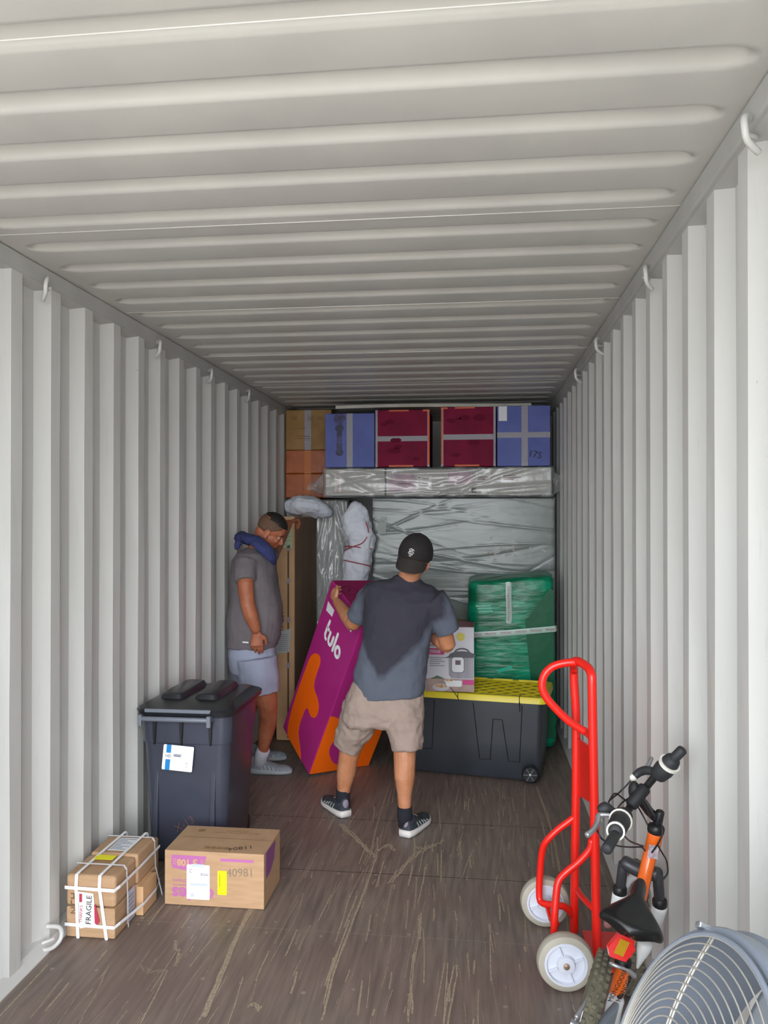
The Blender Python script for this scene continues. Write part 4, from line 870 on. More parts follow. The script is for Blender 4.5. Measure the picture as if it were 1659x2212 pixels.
bm = B(); tube(bm, [W(1347, 2074, 2.38), W(1346, 2084, 2.38)], .024, 14); obj('seat_clamp', bm, BLK, t, True)
bm = B(); tube(bm, [W(1318, 2080, 2.34), W(1330, 2086, 2.33), W(1352, 2094, 2.33), W(1362, 2100, 2.34), W(1370, 2108, 2.35)], [.005, .006, .004, .008, .009], 8, sm=2); obj('quick_release', bm, ALU, t, True)
rc = W(1341, 2045, 2.22); rx = (RT+V((0, 0, -.45))).normalized(); ry = V((.42, 0, 1)).normalized(); ry = (ry-rx*ry.dot(rx)).normalized(); rf = Face(rc-rx*.034-ry*.034, rx, ry)
RR = mat('reflector_red', '#e01616', .15, coat=1); bm = B(); rf.plate(bm, [(.0, .02), (.012, .068), (.052, .068), (.07, .045), (.06, .004), (.014, 0)], .008, .014); ro = obj('reflector', bm, RR, t)
bm = B(); rf.rect(bm, .02, .015, .046, .058, .0095); obj('reflector_lens', bm, mat('amber_lens', '#d9c31c', .2), ro)
for q in range(7): bm = B(); rf.rect(bm, .021+q*.0036, .015, .0222+q*.0036, .058, .0105); obj('lens_rib', bm, mat('reflector_line', '#8d2a10', .4), ro)
# fork
bm = B(); tube(bm, [W(1348, 1862, 2.66), W(1366, 1872, 2.65), W(1385, 1880, 2.64), W(1404, 1884, 2.62), W(1421, 1890, 2.60)], [.022, .023, .026, .023, .024], 12, sm=2); obj('fork_crown', bm, FORKG, t, True)
for a, b_, c_, d2 in (((1347, 1865, 2.66), (1339, 1925, 2.68), (1331, 1975, 2.72), (.475, 3.0, .23)), ((1421, 1892, 2.60), (1425, 1952, 2.62), (1417, 1990, 2.66), (.575, 3.0, .23))):
    bm = B(); tube(bm, [W(*a), W(*b_)], .0165, 14); fo = obj('fork_leg', bm, FORKG, t, True)
    bm = B(); tube(bm, [W(*b_)+V((0, 0, .012)), W(*b_)-V((0, 0, .006))], .023, 14); obj('fork_seal', bm, BLK, fo, True)
    bm = B(); tube(bm, [W(*b_)-V((0, 0, .008)), W(*c_), V(d2)], [.024, .022, .015], 14); obj('fork_slider', bm, WENM, fo, True)
bm = B(); tube(bm, [W(1345, 1932, 2.69), W(1356, 1905, 2.72), W(1375, 1893, 2.74), W(1405, 1905, 2.70), W(1420, 1950, 2.65)], .012, 10, sm=3); obj('fork_arch', bm, WENM, t, True)
# steering
bm = B(); tube(bm, [W(1416, 1796, 2.6), W(1418, 1786, 2.6)], .026, 16); obj('headset', bm, BLK, t, True)
bm = B(); tube(bm, [W(1419, 1790, 2.6), W(1426, 1754, 2.59)], .0135, 14); obj('steerer', bm, BLK, t, True)
bm = B(); tube(bm, [W(1420, 1770, 2.6), W(1400, 1750, 2.59), W(1380, 1722, 2.57)], [.014, .0155, .016], 14); obj('stem', bm, mat('gloss_black', '#111215', .12, coat=1), t, True)
HB = [(1474, 1622, 2.5), (1448, 1645, 2.52), (1420, 1672, 2.54), (1396, 1700, 2.56), (1376, 1724, 2.56), (1360, 1745, 2.52), (1345, 1772, 2.44), (1330, 1803, 2.33), (1312, 1832, 2.24)]
bm = B(); tube(bm, [W(*p) for p in HB], .0115, 12, sm=3); obj('handlebar', bm, BLK, t, True)
bm = B(); tube(bm, [W(1392, 1703, 2.55), W(1364, 1738, 2.53)], .02, 14); obj('bar_clamp', bm, BLKM, t, True)
bm = B(); ell(bm, W(1370, 1708, 2.56), (.018, .02, .03)); obj('clamp_cover', bm, BLKM, t, True)
for P1 in (((1474, 1620, 2.5), (1452, 1642, 2.51)), ((1333, 1797, 2.345), (1311, 1834, 2.235))):
    bm = B(); tube(bm, [W(*P1[0]), W(*P1[1])], .0155, 14); obj('grip', bm, GRIP, t, True)
for P1, sg in ((((1453, 1641, 2.51), (1446, 1650, 2.52), (1434, 1662, 2.53), (1422, 1674, 2.54)), 1), (((1330, 1795, 2.33), (1333, 1788, 2.37), (1341, 1772, 2.43), (1348, 1762, 2.47)), -1)):
    bm = B(); tube(bm, [W(*p) for p in P1], [.024, .028, .03, .026], 16); so = obj('twist_shifter', bm, GRIP, t, True)
    bm = B(); a = W(*P1[0 if sg < 0 else 1]); b_ = W(*P1[1 if sg < 0 else 0]); dd = (b_-a).normalized(); cyl(bm, a-dd*.005, a+dd*.005, .033 if sg > 0 else .026, 20); obj('shifter_ring', bm, CREAM, so)
    if sg < 0: bm = B(); a = W(*P1[2]); dd = (W(*P1[3])-a).normalized(); cyl(bm, a-dd*.003, a+dd*.003, .034, 20); obj('shifter_ring', bm, CREAM, so)
bm = B(); tube(bm, [W(1425, 1672, 2.55), W(1400, 1664, 2.58), W(1382, 1668, 2.6), W(1368, 1680, 2.6)], [.013, .014, .013, .01], 10, sm=3); obj('brake_perch', bm, GRIP, t, True)
bm = B(); tube(bm, [W(1396, 1662, 2.58), W(1402, 1650, 2.62), W(1408, 1638, 2.65)], [.009, .007, .006], 8); obj('brake_lever', bm, ALU, t, True)
bm = B(); tube(bm, [W(1340, 1760, 2.46), W(1325, 1752, 2.47), W(1308, 1745, 2.47), W(1296, 1750, 2.47)], [.013, .010, .018, .013], 10, sm=3); obj('brake_perch', bm, GRIP, t, True)
bm = B(); tube(bm, [W(1326, 1762, 2.45), W(1305, 1760, 2.45), W(1293, 1762, 2.45), W(1291, 1775, 2.43), W(1282, 1792, 2.40), W(1268, 1804, 2.38)], [.007, .007, .009, .008, .008, .009], 8, sm=3); obj('brake_lever', bm, ALU, t, True)
bm = B(); ell(bm, W(1368, 1680, 2.6), (.012, .012, .012)); obj('cable_barrel', bm, CREAM, t, True)
for L_ in (((1367, 1682, 2.6), (1340, 1710, 2.6), (1318, 1728, 2.56), (1315, 1735, 2.52)), ((1333, 1748, 2.5), (1345, 1733, 2.58), (1365, 1725, 2.6), (1385, 1755, 2.62), (1402, 1788, 2.6)), ((1315, 1732, 2.5), (1328, 1714, 2.55), (1345, 1724, 2.58), (1360, 1736, 2.6)),
           ((1288, 1788, 2.42), (1300, 1812, 2.4), (1330, 1826, 2.45), (1360, 1830, 2.52), (1385, 1830, 2.56), (1394, 1838, 2.58)), ((1340, 1795, 2.42), (1358, 1815, 2.48), (1378, 1824, 2.54), (1390, 1828, 2.57)),
           ((1425, 1772, 2.58), (1431, 1795, 2.56), (1424, 1818, 2.56), (1408, 1842, 2.58)), ((1421, 1826, 2.57), (1432, 1845, 2.58), (1440, 1860, 2.6), (1442, 1885, 2.6), (1432, 1900, 2.6))):
    bm = B(); tube(bm, [W(*p) for p in L_], .0026, 6, sm=4); obj('cable', bm, BLK, t, True)

# ------------------------------------------------------------ drum fan in the near corner
fc_ = V((.33, 1.359, .744)); N = V((-.91, -.11, .39)).normalized(); _, fu, fv = frame(N)
t = thing('drum_fan', 'large wire-guarded drum fan in the near right corner', 'fan', (.42, 1.36, 0))
WIRE = mat('chrome_wire', '#c9c6bf', .28, metal=.55); FANG = mat('fan_grey', '#7f8794', .35); 
def circ(h, r, n=96): return [fc_+N*h+(fu*math.cos(2*math.pi*k/n)+fv*math.sin(2*math.pi*k/n))*r for k in range(n)]
RF = .272
for k in range(18):
    s = 1-k*.054; bm = B(); tube(bm, circ(.062*(1-s*s), RF*s), .0016, 6, closed=True); obj('guard_wire', bm, WIRE, t, True)
bm = B(); tube(bm, circ(-.002, RF+.004), .005, 8, closed=True); obj('guard_rim', bm, FANG, t, True)
for k in range(6):
    a = k*math.pi/3+.42; e = fu*math.cos(a)+fv*math.sin(a)
    for o in (-.004, .004):
        sd2 = e.cross(N)*o; bm = B(); tube(bm, [fc_+N*(.062*(1-s*s)-.004)+e*RF*s+sd2 for s in [i/8 for i in range(9)]], .0026, 6); obj('guard_spoke', bm, WIRE, t, True)
bm = B(); lathe(bm, fc_, -N, [(-.062, .035), (-.066, .02)], 24); obj('guard_badge', bm, FANG, t, True)
bm = B(); R1 = [[c-N*h+(c-fc_).normalized()*g_ for c in circ(0, RF)] for h, g_ in ((.012, .008), (.012, .02), (.02, .024), (.05, .024), (.06, .032), (.075, .032), (.2, .028), (.215, .036), (.215, .02), (.075, .018), (.02, .01))]
rings(bm, R1+[R1[0]], False); obj('drum', bm, FANG, t, True, autos=.6)
bm = B(); lathe(bm, fc_-N*.17, N, [(0, .03), (0, .07), (.08, .075), (.1, .04)], 32); obj('motor', bm, mat('motor_grey', '#9aa0a8', .4), t, True)
for k in range(3):
    a0 = k*2*math.pi/3; bm = B(); g = []
    for i in range(9):
        r_ = .04+.2*i/8; row = []
        for j in range(7): a = a0+(-.5+j/6)*(.5+.55*math.sin(math.pi*min(1, r_/.24)**.8)); row.append(bm.verts.new(fc_-N*(.07+.05*(j/6-.5))+(fu*math.cos(a)+fv*math.sin(a))*r_))
        g.append(row)
    for a, c in zip(g, g[1:]):
        for j in range(6): bm.faces.new((a[j], a[j+1], c[j+1], c[j]))
    obj('blade', bm, mat('blade_grey', '#aab0b8', .35), t, True, [('SOLIDIFY', dict(thickness=.003))])
for k in range(4):
    e = None; a = [2.2, .6, 3.8, 5.4][k]
    e = fu*math.cos(a)+fv*math.sin(a); bm = B(); c = fc_+e*(RF+.022)-N*.03; box(bm, c, (.018, .012, .06), M((e.cross(N), e, N)).transposed(), .003); obj('guard_clip', bm, MATS['zinc'], t)
bm = B(); yb = .02
for s in (-1, 1): tube(bm, [fc_-N*.1+V((0, s*(RF+.045), 0)), V((fc_.x+.09, 1.359+s*(RF+.05), .35)), V((fc_.x+.09, 1.359+s*(RF+.03), .03))], .014, 10)
tube(bm, [V((fc_.x+.09, 1.359-RF-.03, .03)), V((fc_.x+.09, 1.359+RF+.03, .03))], .014, 10); obj('stand_yoke', bm, BLK, t, True)
for s in (-1, 1): bm = B(); tube(bm, [V((fc_.x-.12, 1.359+s*RF, .016)), V((fc_.x+.27, 1.359+s*RF, .016))], .015, 10); obj('stand_foot', bm, BLK, t, True)
# ------------------------------------------------------------ people
def hand(bm, w, d, n, t, curl=.5, s=1.0, thumb=.6):
    """w wrist, d towards the fingers, n palm side, t thumb side"""
    w = V(w); d = V(d).normalized(); n = V(n); n = (n-d*n.dot(d)).normalized(); tt = d.cross(n); t = tt if tt.dot(V(t)) > 0 else -tt
    for k in range(5):
        c = w+d*(.018+.016*k)*s; hw = (.026+.0035*k)*s; rings(bm, [[c+d*e+t*hw*math.cos(a)*q+n*.0135*s*math.sin(a)*q for a in [2*math.pi*i/12 for i in range(12)]] for e, q in ((-.012, .8), (0, 1), (.012, 1), (.02, .8))])
    for i, (o, L_, r_) in enumerate(((.029, .072, .0085), (.010, .080, .0088), (-.010, .075, .0084), (-.029, .058, .0075))):
        p = w+d*(.086-.004*abs(i-1))*s+t*o*s; a = 0; pts = [p-d*.02*s, p]; dd = d
        for q, m_ in ((.45, 1.0), (.3, 1.2), (.25, .8)):
            a += curl*m_*(1+.12*i); dd = (d*math.cos(a)+n*math.sin(a)+t*o*1.5).normalized(); p = p+dd*L_*q*s; pts.append(p)
        tube(bm, pts, [r_*s*1.05, r_*s, r_*s*.98, r_*s*.92, r_*s*.8], 8)
    p = w+d*.03*s+t*.026*s; q1 = p+(d*.6+t*.65+n*.35*thumb)*.035*s; q2 = q1+(d*.85+t*.2+n*.6*thumb)*.032*s; q3 = q2+(d*.85-t*.1+n*.7*thumb)*.022*s
    tube(bm, [p-t*.012*s, q1, q2, q3], [.014*s, .0115*s, .0102*s, .0085*s], 8)
def headm(c, fwd, up):
    f = V(fwd).normalized(); u = V(up); u = (u-f*u.dot(f)).normalized(); l = u.cross(f)
    return M(((f.x, l.x, u.x, c[0]), (f.y, l.y, u.y, c[1]), (f.z, l.z, u.z, c[2]), (0, 0, 0, 1)))
def head(bm, H):
    R3 = H.to_3x3()
    def e(c, r, ry=0, rz=0): ell(bm, H @ V(c), r, R3 @ M.Rotation(rz, 3, 'Z') @ M.Rotation(ry, 3, 'Y'), 20)
    e((-.008, 0, .032), (.097, .077, .092)); e((.02, 0, -.03), (.068, .062, .08)); e((.032, 0, -.08), (.047, .048, .034)); e((.062, 0, -.093), (.022, .026, .018))
    e((.074, 0, .022), (.018, .052, .012)); e((.068, .032, -.028), (.018, .02, .018)); e((.068, -.032, -.028), (.018, .02, .018)); e((-.04, 0, -.03), (.055, .06, .06))
    tube(bm, [H @ V((.084, 0, .008)), H @ V((.1, 0, -.018)), H @ V((.107, 0, -.032))], [.007, .010, .013], 8); e((.094, 0, -.036), (.012, .018, .008))
    e((.086, 0, -.058), (.009, .023, .0055)); e((.084, 0, -.068), (.009, .020, .0065))
    for s in (1, -1):
        tube(bm, [H @ V(p) for p in ((.008, s*.073, -.03), (-.001, s*.079, -.042), (.004, s*.077, -.05))], .006, 6)
        e((-.006, s*.078, -.016), (.019, .006, .028), 0, s*.35); tube(bm, [H @ V((-.006+.018*math.cos(a), s*(.082-.006*math.cos(a)), -.016+.028*math.sin(a))) for a in [math.pi*(.1+.2*i) for i in range(9)]], .0045, 6)
def eyes(H, par):
    for s in (1, -1):
        bm = B(); ell(bm, H @ V((.069, s*.03, -.002)), (.0125, .0125, .0125), None, 12); eo = obj('eye', bm, mat('eye_white', '#a8988c', .3), par, True)
        bm = B(); ell(bm, H @ V((.0785, s*.03, -.003)), (.0045, .0055, .0055), H.to_3x3(), 10); obj('iris', bm, mat('dark_iris', '#2a1a12', .2), eo, True)
        bm = B(); tube(bm, [H @ V((.088, s*.012, .02)), H @ V((.09, s*.03, .026)), H @ V((.078, s*.05, .02))], .0035, 6, sm=3, flat=.6); obj('eyebrow', bm, mat('hair_dark', '#17120f', .7), par, True)
def oring(c, ax, ay, rx, ry, n=28, p=2.3):
    """superelliptic ring"""
    o = []
    for k in range(n):
        a = 2*math.pi*k/n; ca, sa = math.cos(a), math.sin(a); o.append(V(c)+ax*rx*math.copysign(abs(ca)**(2/p), ca)+ay*ry*math.copysign(abs(sa)**(2/p), sa))
    return o
def shoe(par, heel, toe, upm, solem, outm, stripe, tabm, name='shoe', lift=0):
    h = V(heel); d = V(toe)-h; L_ = d.length; d.normalize(); s = V((d.y, -d.x, 0)); z = V((0, 0, 1)); c = h+z*lift
    def wd(q): return .038+.012*math.sin(math.pi*min(1, q*1.1))*1.0+(.006 if .55 < q < .85 else 0)-(.022*max(0, (q-.85)/.15)**2)-(.010*max(0, (.08-q)/.08))
    prof = [0, .03, .1, .2, .3, .42, .54, .66, .78, .88, .95, 1.0]
    bm = B(); Rg = []
    for q in prof:
        w_ = wd(q); hh = .115 if q < .2 else .115-.055*min(1, (q-.2)/.45)**.8 if q < .8 else .06-.02*((q-.8)/.2)**2; ctr = c+d*q*L_
        Rg.append([ctr+s*w_*(.92*math.cos(a) if math.sin(a) < .75 else math.cos(a)*.9)+z*(.024+(hh-.024)*max(0, math.sin(a))**.8) for a in [math.pi*i/12 for i in range(13)]]+[ctr-s*w_*.7+z*.02, ctr+s*w_*.7+z*.02])
    rings(bm, Rg); so = obj(name, bm, upm, par, True, [('SUBSURF', dict(levels=1, render_levels=2))])
    bm = B(); Rg = []
    for q in prof:
        w_ = wd(q)+.004; tk = .040-.014*q+(.006 if q > .95 else 0); ctr = c+d*(q*(L_+.012)-.006); Rg.append([ctr+s*x+z*y for x, y in ((w_, tk*.5), (w_*.97, tk), (-w_*.97, tk), (-w_, tk*.5), (-w_*.92, .006), (w_*.92, .006))])
    rings(bm, Rg); obj('midsole', bm, solem, so, True)
    bm = B(); Rg = []
    for q in prof: w_ = wd(q); ctr = c+d*q*L_; Rg.append([ctr+s*x+z*y for x, y in ((w_, .008), (-w_, .008), (-w_*.9, 0), (w_*.9, 0))])
    rings(bm, Rg); obj('outsole', bm, outm, so)
    for sg in (1, -1):
        for k in range(5 if stripe else 0):
            q = .3+.1*k; w_ = wd(q)*.95; ctr = c+d*q*L_; bm = B()
            tube(bm, [ctr+s*sg*(w_+.0015)+z*.032, ctr+s*sg*(w_*.93+.002)+z*(.052-.01*(k > 2))-d*.008, ctr+s*sg*w_*.66+z*(.078-.012*k*.7)-d*.016], .0042, 6, ref=d, flat=.5); obj('side_stripe', bm, stripe, so, True)
    if tabm:
        bm = B(); ell(bm, c+d*.004+z*.078, (.019, .008, .026), M((s, d, z)).transposed(), 14); obj('heel_tab', bm, tabm, so, True)
    for k in range(4):
        q = .42+.07*k; ctr = c+d*q*L_; bm = B(); zz = .086-.012*k; tube(bm, [ctr+s*.018+z*(zz-.006), ctr+z*zz, ctr-s*.018+z*(zz-.006)], .0025, 6); obj('lace', bm, mat('lace_grey', '#9aa0a6', .7), so, True)
    return so
# --- the man in the cap, seen from behind
t = thing('person', 'person in black backwards cap, sweaty slate T-shirt and khaki shorts, holding the purple carton', 'person', (-.5, 4.42, 0))
bm = B(); HM = headm(W(896, 1208, 4.37), (.12, 1, -.12), (.22, .05, 1)); head(bm, HM)
J = lambda *a: W(*a)
tube(bm, [HM @ V((-.02, 0, -.03)), J(884, 1245, 4.40), J(878, 1275, 4.41), J(872, 1310, 4.40)], [.060, .060, .066, .09], 16)
tube(bm, [J(872, 1290, 4.40), J(864, 1350, 4.40), J(850, 1420, 4.40), J(832, 1480, 4.40), J(826, 1520, 4.40)], [.10, .13, .125, .13, .12], 18, flat=.8, ref=(1, 0, 0))
for sh, elb, wr in (((808, 1280, 4.42), (762, 1348, 4.56), (728, 1300, 4.80)), ((940, 1295, 4.36), (968, 1395, 4.44), (924, 1368, 4.60))):
    tube(bm, [J(*sh), J(*elb)], [.054, .044], 14); e_, w_ = J(*elb), J(*wr); tube(bm, [e_, e_.lerp(w_, .3), w_], [.043, .044, .027], 14)
hd = J(712, 1268, 4.93)-J(728, 1300, 4.80); hand(bm, J(728, 1300, 4.80), hd, (.9, .55, -.1), (0, -.6, 1), .5, 1.02, .3)
hand(bm, J(924, 1368, 4.60), J(890, 1356, 4.70)-J(924, 1368, 4.60), (0, 1, -.2), (0, 0, 1), .45)
for L_ in ([(795, 1500, 4.42, .085), (775, 1565, 4.45, .08), (757, 1618, 4.50, .060), (752, 1640, 4.51, .056), (748, 1668, 4.53, .056), (743, 1700, 4.54, .040), (741, 1725, 4.55, .033), (741, 1742, 4.56, .034)],
           [(862, 1505, 4.38, .085), (872, 1570, 4.34, .08), (874, 1622, 4.31, .062), (874, 1650, 4.30, .059), (874, 1680, 4.29, .056), (874, 1715, 4.29, .040), (874, 1750, 4.29, .033), (876, 1772, 4.30, .034)]):
    tube(bm, [J(*q[:3]) for q in L_], [q[3] for q in L_], 16, sm=2)
obj('body', bm, SKIN, t, True, RM(.0048, 2)); eyes(HM, t)
# shirt with its wet patch
xc = J(840, 1400, 4.4).x; L0 = ORG[t.name]
m, nt, b = nodemat('sweaty_slate_cotton'); tc = nt.nodes.new('ShaderNodeTexCoord'); sp = nt.nodes.new('ShaderNodeSeparateXYZ'); nt.links.new(tc.outputs['Object'], sp.inputs[0])
zv = J(826, 1462, 4.3).z-L0.z; xr = J(826, 1400, 4.3).x-L0.x
dx = math_(nt, 'SUBTRACT', sp.outputs[0], xr); l_ = math_(nt, 'MULTIPLY', math_(nt, 'MAXIMUM', math_(nt, 'SUBTRACT', dx, .02), 0), 1.0); r_ = math_(nt, 'MULTIPLY', math_(nt, 'MAXIMUM', math_(nt, 'SUBTRACT', math_(nt, 'MULTIPLY', dx, -1), .02), 0), 1.9)
lim = math_(nt, 'ADD', math_(nt, 'ADD', l_, r_), zv); d = math_(nt, 'SUBTRACT', sp.outputs[2], lim); d = math_(nt, 'ADD', d, math_(nt, 'MULTIPLY', math_(nt, 'SUBTRACT', noisen(nt, 7, det=5), .5), .16)); wet = ramp(nt, d, -.02, .035)
ext = ramp(nt, math_(nt, 'ABSOLUTE', math_(nt, 'SUBTRACT', sp.outputs[0], J(872, 1300, 4.4).x-L0.x)), .245, .215); wet = math_(nt, 'MULTIPLY', wet, ext)
nt.links.new(mixc(nt, wet, '#585e6c', '#34333f'), b.inputs['Base Color']); b.inputs['Roughness'].default_value = .9; SHIRT2 = m
AX, AY = V((1, .05, 0)).normalized(), V((-.05, 1, 0)).normalized(); up = V((0, 0, 1))
bm = B(); pr = [(1246, 880, 27, .060, 4.41), (1254, 879, 34, .066, 4.41), (1262, 874, 66, .085, 4.41), (1274, 872, 80, .105, 4.40), (1300, 872, 84, .13, 4.39), (1340, 864, 78, .14, 4.39), (1380, 856, 74, .14, 4.39), (1420, 850, 76, .135, 4.40), (1460, 842, 79, .14, 4.40), (1490, 839, 79, .145, 4.40), (1502, 838, 78, .145, 4.40)]
rings(bm, [oring(J(cx, py, Y)+up*0, (AX+up*(-.10 if py < 1300 else .07 if py > 1470 else 0)).normalized(), AY, hw*Y/FPX, dy) for py, cx, hw, dy, Y in pr])
tube(bm, [J(815, 1283, 4.41), J(795, 1300, 4.45), J(773, 1334, 4.51)], [.088, .08, .070], 18, dome=False); tube(bm, [J(930, 1295, 4.37), J(950, 1320, 4.38), J(968, 1364, 4.41)], [.088, .082, .070], 18, dome=False)
obj('shirt', bm, SHIRT2, t, True, RM(.008, 3)+DISP(.13, .022, 2)+DISP(.05, .008, 1))
bm = B(); nc = J(880, 1250, 4.41); tube(bm, [nc+AX*.063*math.cos(a)+AY*.058*math.sin(a)+up*(.008*math.sin(a)-.012*math.cos(a)) for a in [2*math.pi*k/32 for k in range(32)]], .007, 8, closed=True); obj('shirt_collar', bm, mat('slate_cotton', '#4b5060', .9), t, True)
KH = mat('khaki_cotton', '#9c8a80', .9, col2='#a39187', nscale=12)
bm = B(); rings(bm, [oring(J(cx, py, 4.40), AX, AY, hw*4.4/FPX, dy) for py, cx, hw, dy in ((1472, 836, 74, .125), (1500, 832, 84, .14), (1530, 828, 88, .145), (1558, 826, 86, .13), (1566, 826, 80, .11))])
for pts in ([(782, 1530, 4.42, .11), (768, 1570, 4.45, .105), (754, 1600, 4.48, .088), (749, 1613, 4.49, .080)], [(872, 1530, 4.38, .108), (875, 1570, 4.34, .105), (879, 1605, 4.32, .088), (880, 1621, 4.31, .083)]):
    tube(bm, [J(*q[:3]) for q in pts], [q[3] for q in pts], 20, dome=False)
obj('shorts', bm, KH, t, True, RM(.008, 2)+DISP(.10, .03, 2)+DISP(.035, .010, 2))
bm = B(); tube(bm, [J(x, y, 4.27) for x, y in ((833, 1510), (829, 1535), (825, 1562))], .0022, 6, sm=3); obj('shorts_seam', bm, mat('khaki_seam', '#75665e', .9), t, True)
# cap
CAPM = mat('cap_wool', '#1d1a1a', .85, col2='#221e1d', nscale=30); CAPB = mat('cap_brim', '#2c2724', .85)
R3 = HM.to_3x3(); cc_, cr = V((-.012, 0, .034)), V((.113, .094, .110))
q = bmesh.ops; bm = B(); ell(bm, (0, 0, 0), (1, 1, 1), None, 40); q.delete(bm, geom=[v for v in bm.verts if v.co.z < -.34+.12*v.co.x], context='VERTS')
for v in bm.verts: c = v.co; c.z = c.z*(1-.06*max(0, c.x)); v.co = HM @ (cc_+V((c.x*cr.x, c.y*cr.y, c.z*cr.z)))
co = obj('cap', bm, CAPM, t, True, [('SOLIDIFY', dict(thickness=.004, offset=0)), ('SUBSURF', dict(levels=1, render_levels=1))])
bm = B(); g = []
for i in range(7):
    row = []
    for j in range(17):
        a = math.pi+(-1+2*j/16)*1.25; s_ = i/6; rx, ry = cr.x*.95, cr.y*.95; ext_ = .082*s_*math.cos((a-math.pi)*.72)
        row.append(bm.verts.new(HM @ (cc_+V((rx*math.cos(a)-ext_*.42, ry*math.sin(a)*(1-.04*s_), -.36*cr.z-ext_*.98-.0*abs(j-8))))))
    g.append(row)
for a, c in zip(g, g[1:]):
    for j in range(16): bm.faces.new((a[j], a[j+1], c[j+1], c[j]))
obj('cap_brim', bm, CAPB, co, True, [('SOLIDIFY', dict(thickness=.004, offset=0)), ('SUBSURF', dict(levels=1, render_levels=1))])
bm = B(); ell(bm, HM @ (cc_+V((0, 0, cr.z))), (.006, .006, .004)); obj('cap_button', bm, CAPM, co, True)
bm = B()
class CapF:
    n = V((0, 0, 1))
    def p(s, u, v, h=0):
        k = 1-(u/cr.y)**2-(v/cr.z)**2; return V((u, v, h))
    stroke = Face.stroke
cf = CapF(); Z = [[(-.010, .006), (-.013, .015), (-.006, .020), (.006, .018), (.013, .012)], [(-.006, .006), (-.003, .013), (.006, .012)], [(-.016, -.004), (-.012, .002), (-.002, .002), (.002, .006), (.010, .003), (.013, -.002)], [(-.012, -.010), (-.007, -.004), (-.003, -.008), (-.005, -.012)], [(.0, -.012), (.008, -.012), (.009, -.006), (.001, -.004)], [(-.008, -.018), (-.006, -.021)], [(.001, -.017), (-.001, -.021)]]
for z in Z: cf.stroke(bm, z, .0036)
for v in bm.verts:
    u_, v_ = v.co.x, v.co.y-.006; k = max(0, 1-(u_/cr.y)**2-(v_/cr.z)**2); v.co = HM @ (cc_+V((-cr.x*math.sqrt(k)-.006, -u_, v_)))
bmesh.ops.recalc_face_normals(bm, faces=bm.faces); obj('cap_emblem', bm, mat('emblem_thread', '#cfcdd0', .7), co)
SKC = mat('black_sock', '#1b1e27', .9)
for L_ in ([(741, 1704, 4.54), (741, 1725, 4.55), (742, 1745, 4.57)], [(874, 1742, 4.29), (874, 1760, 4.29), (876, 1782, 4.31)]):
    bm = B(); tube(bm, [J(*p) for p in L_], [.0395, .041, .040], 18, dome=False); obj('sock', bm, SKC, t, True)
UP = mat('shoe_black_mesh', '#2b3036', .7, col2='#394048', nscale=40); SL = mat('shoe_white_foam', '#d8d3d0', .6); OS = mat('outsole_dark', '#50565c', .7); SG = mat('shoe_silver', '#9a9d9c', .4); LAV = mat('shoe_lavender', '#8a8292', .7)
shoe(t, (-.745, 4.51, 0), (-.912, 4.745, 0), UP, SL, OS, SG, LAV); shoe(t, (-.385, 4.265, 0), (-.285, 4.535, 0), UP, SL, OS, SG, LAV)

# --- the man at the left wall
t = thing('person', 'person in grey T-shirt and pale shorts, navy cloth on neck, bowing beside tall carton', 'person', (-1.5, 5.2, 0))
bm = B(); HM = headm(W(577, 1148, 5.16), (.80, .10, -.55), (.55, 0, .82)); head(bm, HM)
tube(bm, [HM @ V((-.03, 0, -.02)), J(558, 1170, 5.17), J(548, 1192, 5.18), J(543, 1225, 5.18)], [.064, .066, .074, .10], 16)
tube(bm, [J(542, 1225, 5.18), J(544, 1290, 5.18), J(543, 1350, 5.18), J(540, 1420, 5.2)], [.12, .13, .14, .13], 16)
for q in ([(524, 1222, 5.01, .048), (522, 1262, 4.95, .053), (527, 1306, 4.92, .047)], [(527, 1306, 4.92, .047), (534, 1330, 4.93, .047), (545, 1362, 4.95, .031)], [(556, 1214, 5.34, .05), (585, 1190, 5.62, .048)], [(585, 1190, 5.62, .046), (600, 1160, 5.76, .044), (616, 1130, 5.92, .031)]):
    tube(bm, [J(*p[:3]) for p in q], [p[3] for p in q], 14, sm=2)
hand(bm, J(545, 1360, 4.95), (.03, .03, -1), (-.25, 1, 0), (1, .3, 0), .27, 1.08); hand(bm, J(616, 1128, 5.92), (.30, .9, .12), (.25, -.05, -1), (-1, .3, 0), .62, 1.08)
for q in ([(548, 1440, 5.08, .09), (565, 1500, 5.12, .077), (572, 1545, 5.16, .058), (568, 1575, 5.2, .056), (562, 1610, 5.20, .038), (556, 1640, 5.22, .034), (554, 1652, 5.22, .036)], [(530, 1430, 5.32, .09), (530, 1500, 5.38, .075), (526, 1545, 5.42, .057), (522, 1575, 5.47, .054), (520, 1605, 5.52, .036), (518, 1622, 5.50, .036)]):
    tube(bm, [J(*p[:3]) for p in q], [p[3] for p in q], 16, sm=2)
obj('body', bm, SKINR, t, True, RM(.0048, 2)); eyes(HM, t)
HR = mat('hair_dark', '#17120f', .7); FD = mat('hair_fade', '#5d4433', .8, col2='#6d5140', nscale=60)
def hairshell(name, m_, k, test):
    bm = B(); ell(bm, (0, 0, 0), (1, 1, 1), None, 48); bmesh.ops.delete(bm, geom=[v for v in bm.verts if not test(v.co)], context='VERTS')
    for v in bm.verts: c = v.co; v.co = HM @ (V((-.008, 0, .032))+V((c.x*.097*k, c.y*.077*k, c.z*.092*k)))
    return obj(name, bm, m_, t, True, [('SOLIDIFY', dict(thickness=.006, offset=-.5))])
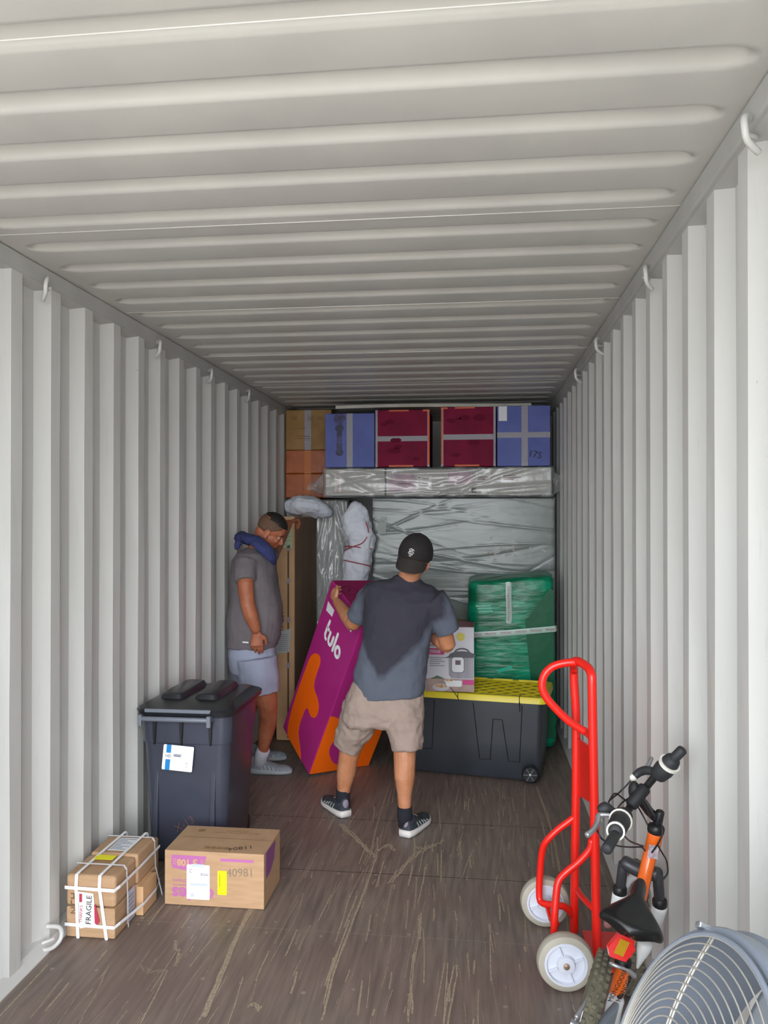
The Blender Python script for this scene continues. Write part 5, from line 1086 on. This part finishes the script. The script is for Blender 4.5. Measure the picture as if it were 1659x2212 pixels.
hairshell('short_hair', HR, 1.05, lambda c: c.z > .42-.12*c.x and c.x < .93); hairshell('faded_hair', FD, 1.018, lambda c: c.z > -.55+.75*max(0, c.x+.2) and c.x < .7 and c.z < .55)
TEE = mat('grey_cotton', '#6d676b', .9, col2='#736d71', nscale=9); AXx, AYy = V((1, 0, 0)), V((0, 1, 0))
bm = B(); pr = [(1184, 546, 24, .09, 5.18), (1194, 543, 38, .15, 5.18), (1210, 541, 47, .195, 5.18), (1240, 541, 50, .20, 5.18), (1275, 543, 52, .18, 5.18), (1310, 546, 58, .185, 5.18), (1345, 543, 61, .19, 5.18), (1375, 540, 59, .185, 5.18), (1396, 536, 55, .18, 5.18)]
rings(bm, [oring(J(cx, py, Y), AXx, AYy, hw*Y/FPX, dy) for py, cx, hw, dy, Y in pr])
tube(bm, [J(524, 1218, 5.02), J(521, 1235, 4.98), J(522, 1256, 4.95)], [.085, .076, .068], 18, dome=False); tube(bm, [J(555, 1212, 5.33), J(568, 1203, 5.45), J(578, 1196, 5.54)], [.08, .072, .066], 18, dome=False)
obj('shirt', bm, TEE, t, True, RM(.008, 3)+DISP(.14, .022, 2)+DISP(.05, .006, 1))
bm = B(); tube(bm, [J(516, 1387, 4.99), J(528, 1388, 4.99)], .005, 8, ref=(0, 0, 1), flat=.4); obj('shirt_logo', bm, mat('bright_white', '#f6f8fa', .5), t, True)
SH1 = mat('pale_blue_cotton', '#9aa0b6', .9, col2='#a3a9be', nscale=9)
bm = B(); rings(bm, [oring(J(cx, py, 5.18), AXx, AYy, hw*5.18/FPX, .17) for py, cx, hw in ((1375, 537, 49), (1410, 537, 52), (1435, 539, 53), (1450, 540, 50))])
for q in ([(545, 1420, 5.1, .135), (550, 1460, 5.1, .136), (553, 1493, 5.11, .125)], [(532, 1415, 5.3, .13), (532, 1450, 5.32, .12), (530, 1480, 5.35, .115)]): tube(bm, [J(*p[:3]) for p in q], [p[3] for p in q], 20, dome=False)
obj('shorts', bm, SH1, t, True, RM(.008, 2)+DISP(.12, .02, 2))
NAVY = mat('navy_cloth', '#2f3563', .9, col2='#363d70', nscale=10)
bm = B(); tube(bm, [J(x, y, Y) for x, y, Y in ((585, 1215, 5.06), (577, 1200, 5.0), (562, 1184, 4.98), (545, 1170, 5.0), (527, 1162, 5.05), (513, 1160, 5.16), (516, 1160, 5.30), (540, 1172, 5.38), (565, 1186, 5.36), (580, 1198, 5.32))], [.022, .042, .05, .046, .04, .045, .045, .045, .04, .025], 14, sm=3, flat=.7, ref=(0, 0, 1))
tube(bm, [J(504, 1186, 5.12), J(507, 1170, 5.12), J(520, 1158, 5.14), J(535, 1165, 5.1)], [.018, .028, .03, .03], 10, sm=2)
cl = obj('neck_cloth', bm, NAVY, t, True, RM(.006, 2)+DISP(.05, .022, 2), label='navy cloth draped round the neck')
WS = mat('white_sock', '#c9cbd6', .9); UG = mat('shoe_grey_mesh', '#8d969f', .7, col2='#767f88', nscale=40); MG = mat('shoe_grey_foam', '#a2a8ae', .6)
for L_, hl, to in (([(564, 1606, 5.20), (557, 1630, 5.22), (552, 1652, 5.22)], (-1.53, 5.225, 0), (-1.262, 5.245, 0)), ([(520, 1590, 5.5), (519, 1608, 5.53), (517, 1625, 5.50)], (-1.64, 5.50, 0), (-1.37, 5.54, 0))):
    bm = B(); L_ = [(L_[0][0]-2, L_[0][1]+12, L_[0][2]), L_[1], L_[2]]; tube(bm, [J(*p) for p in L_], [.043, .045, .044], 18, dome=False); obj('sock', bm, WS, t, True)
    shoe(t, hl, to, UG, MG, OS, mat('shoe_pale', '#b5bac0', .5), None)

t.location.x += .025
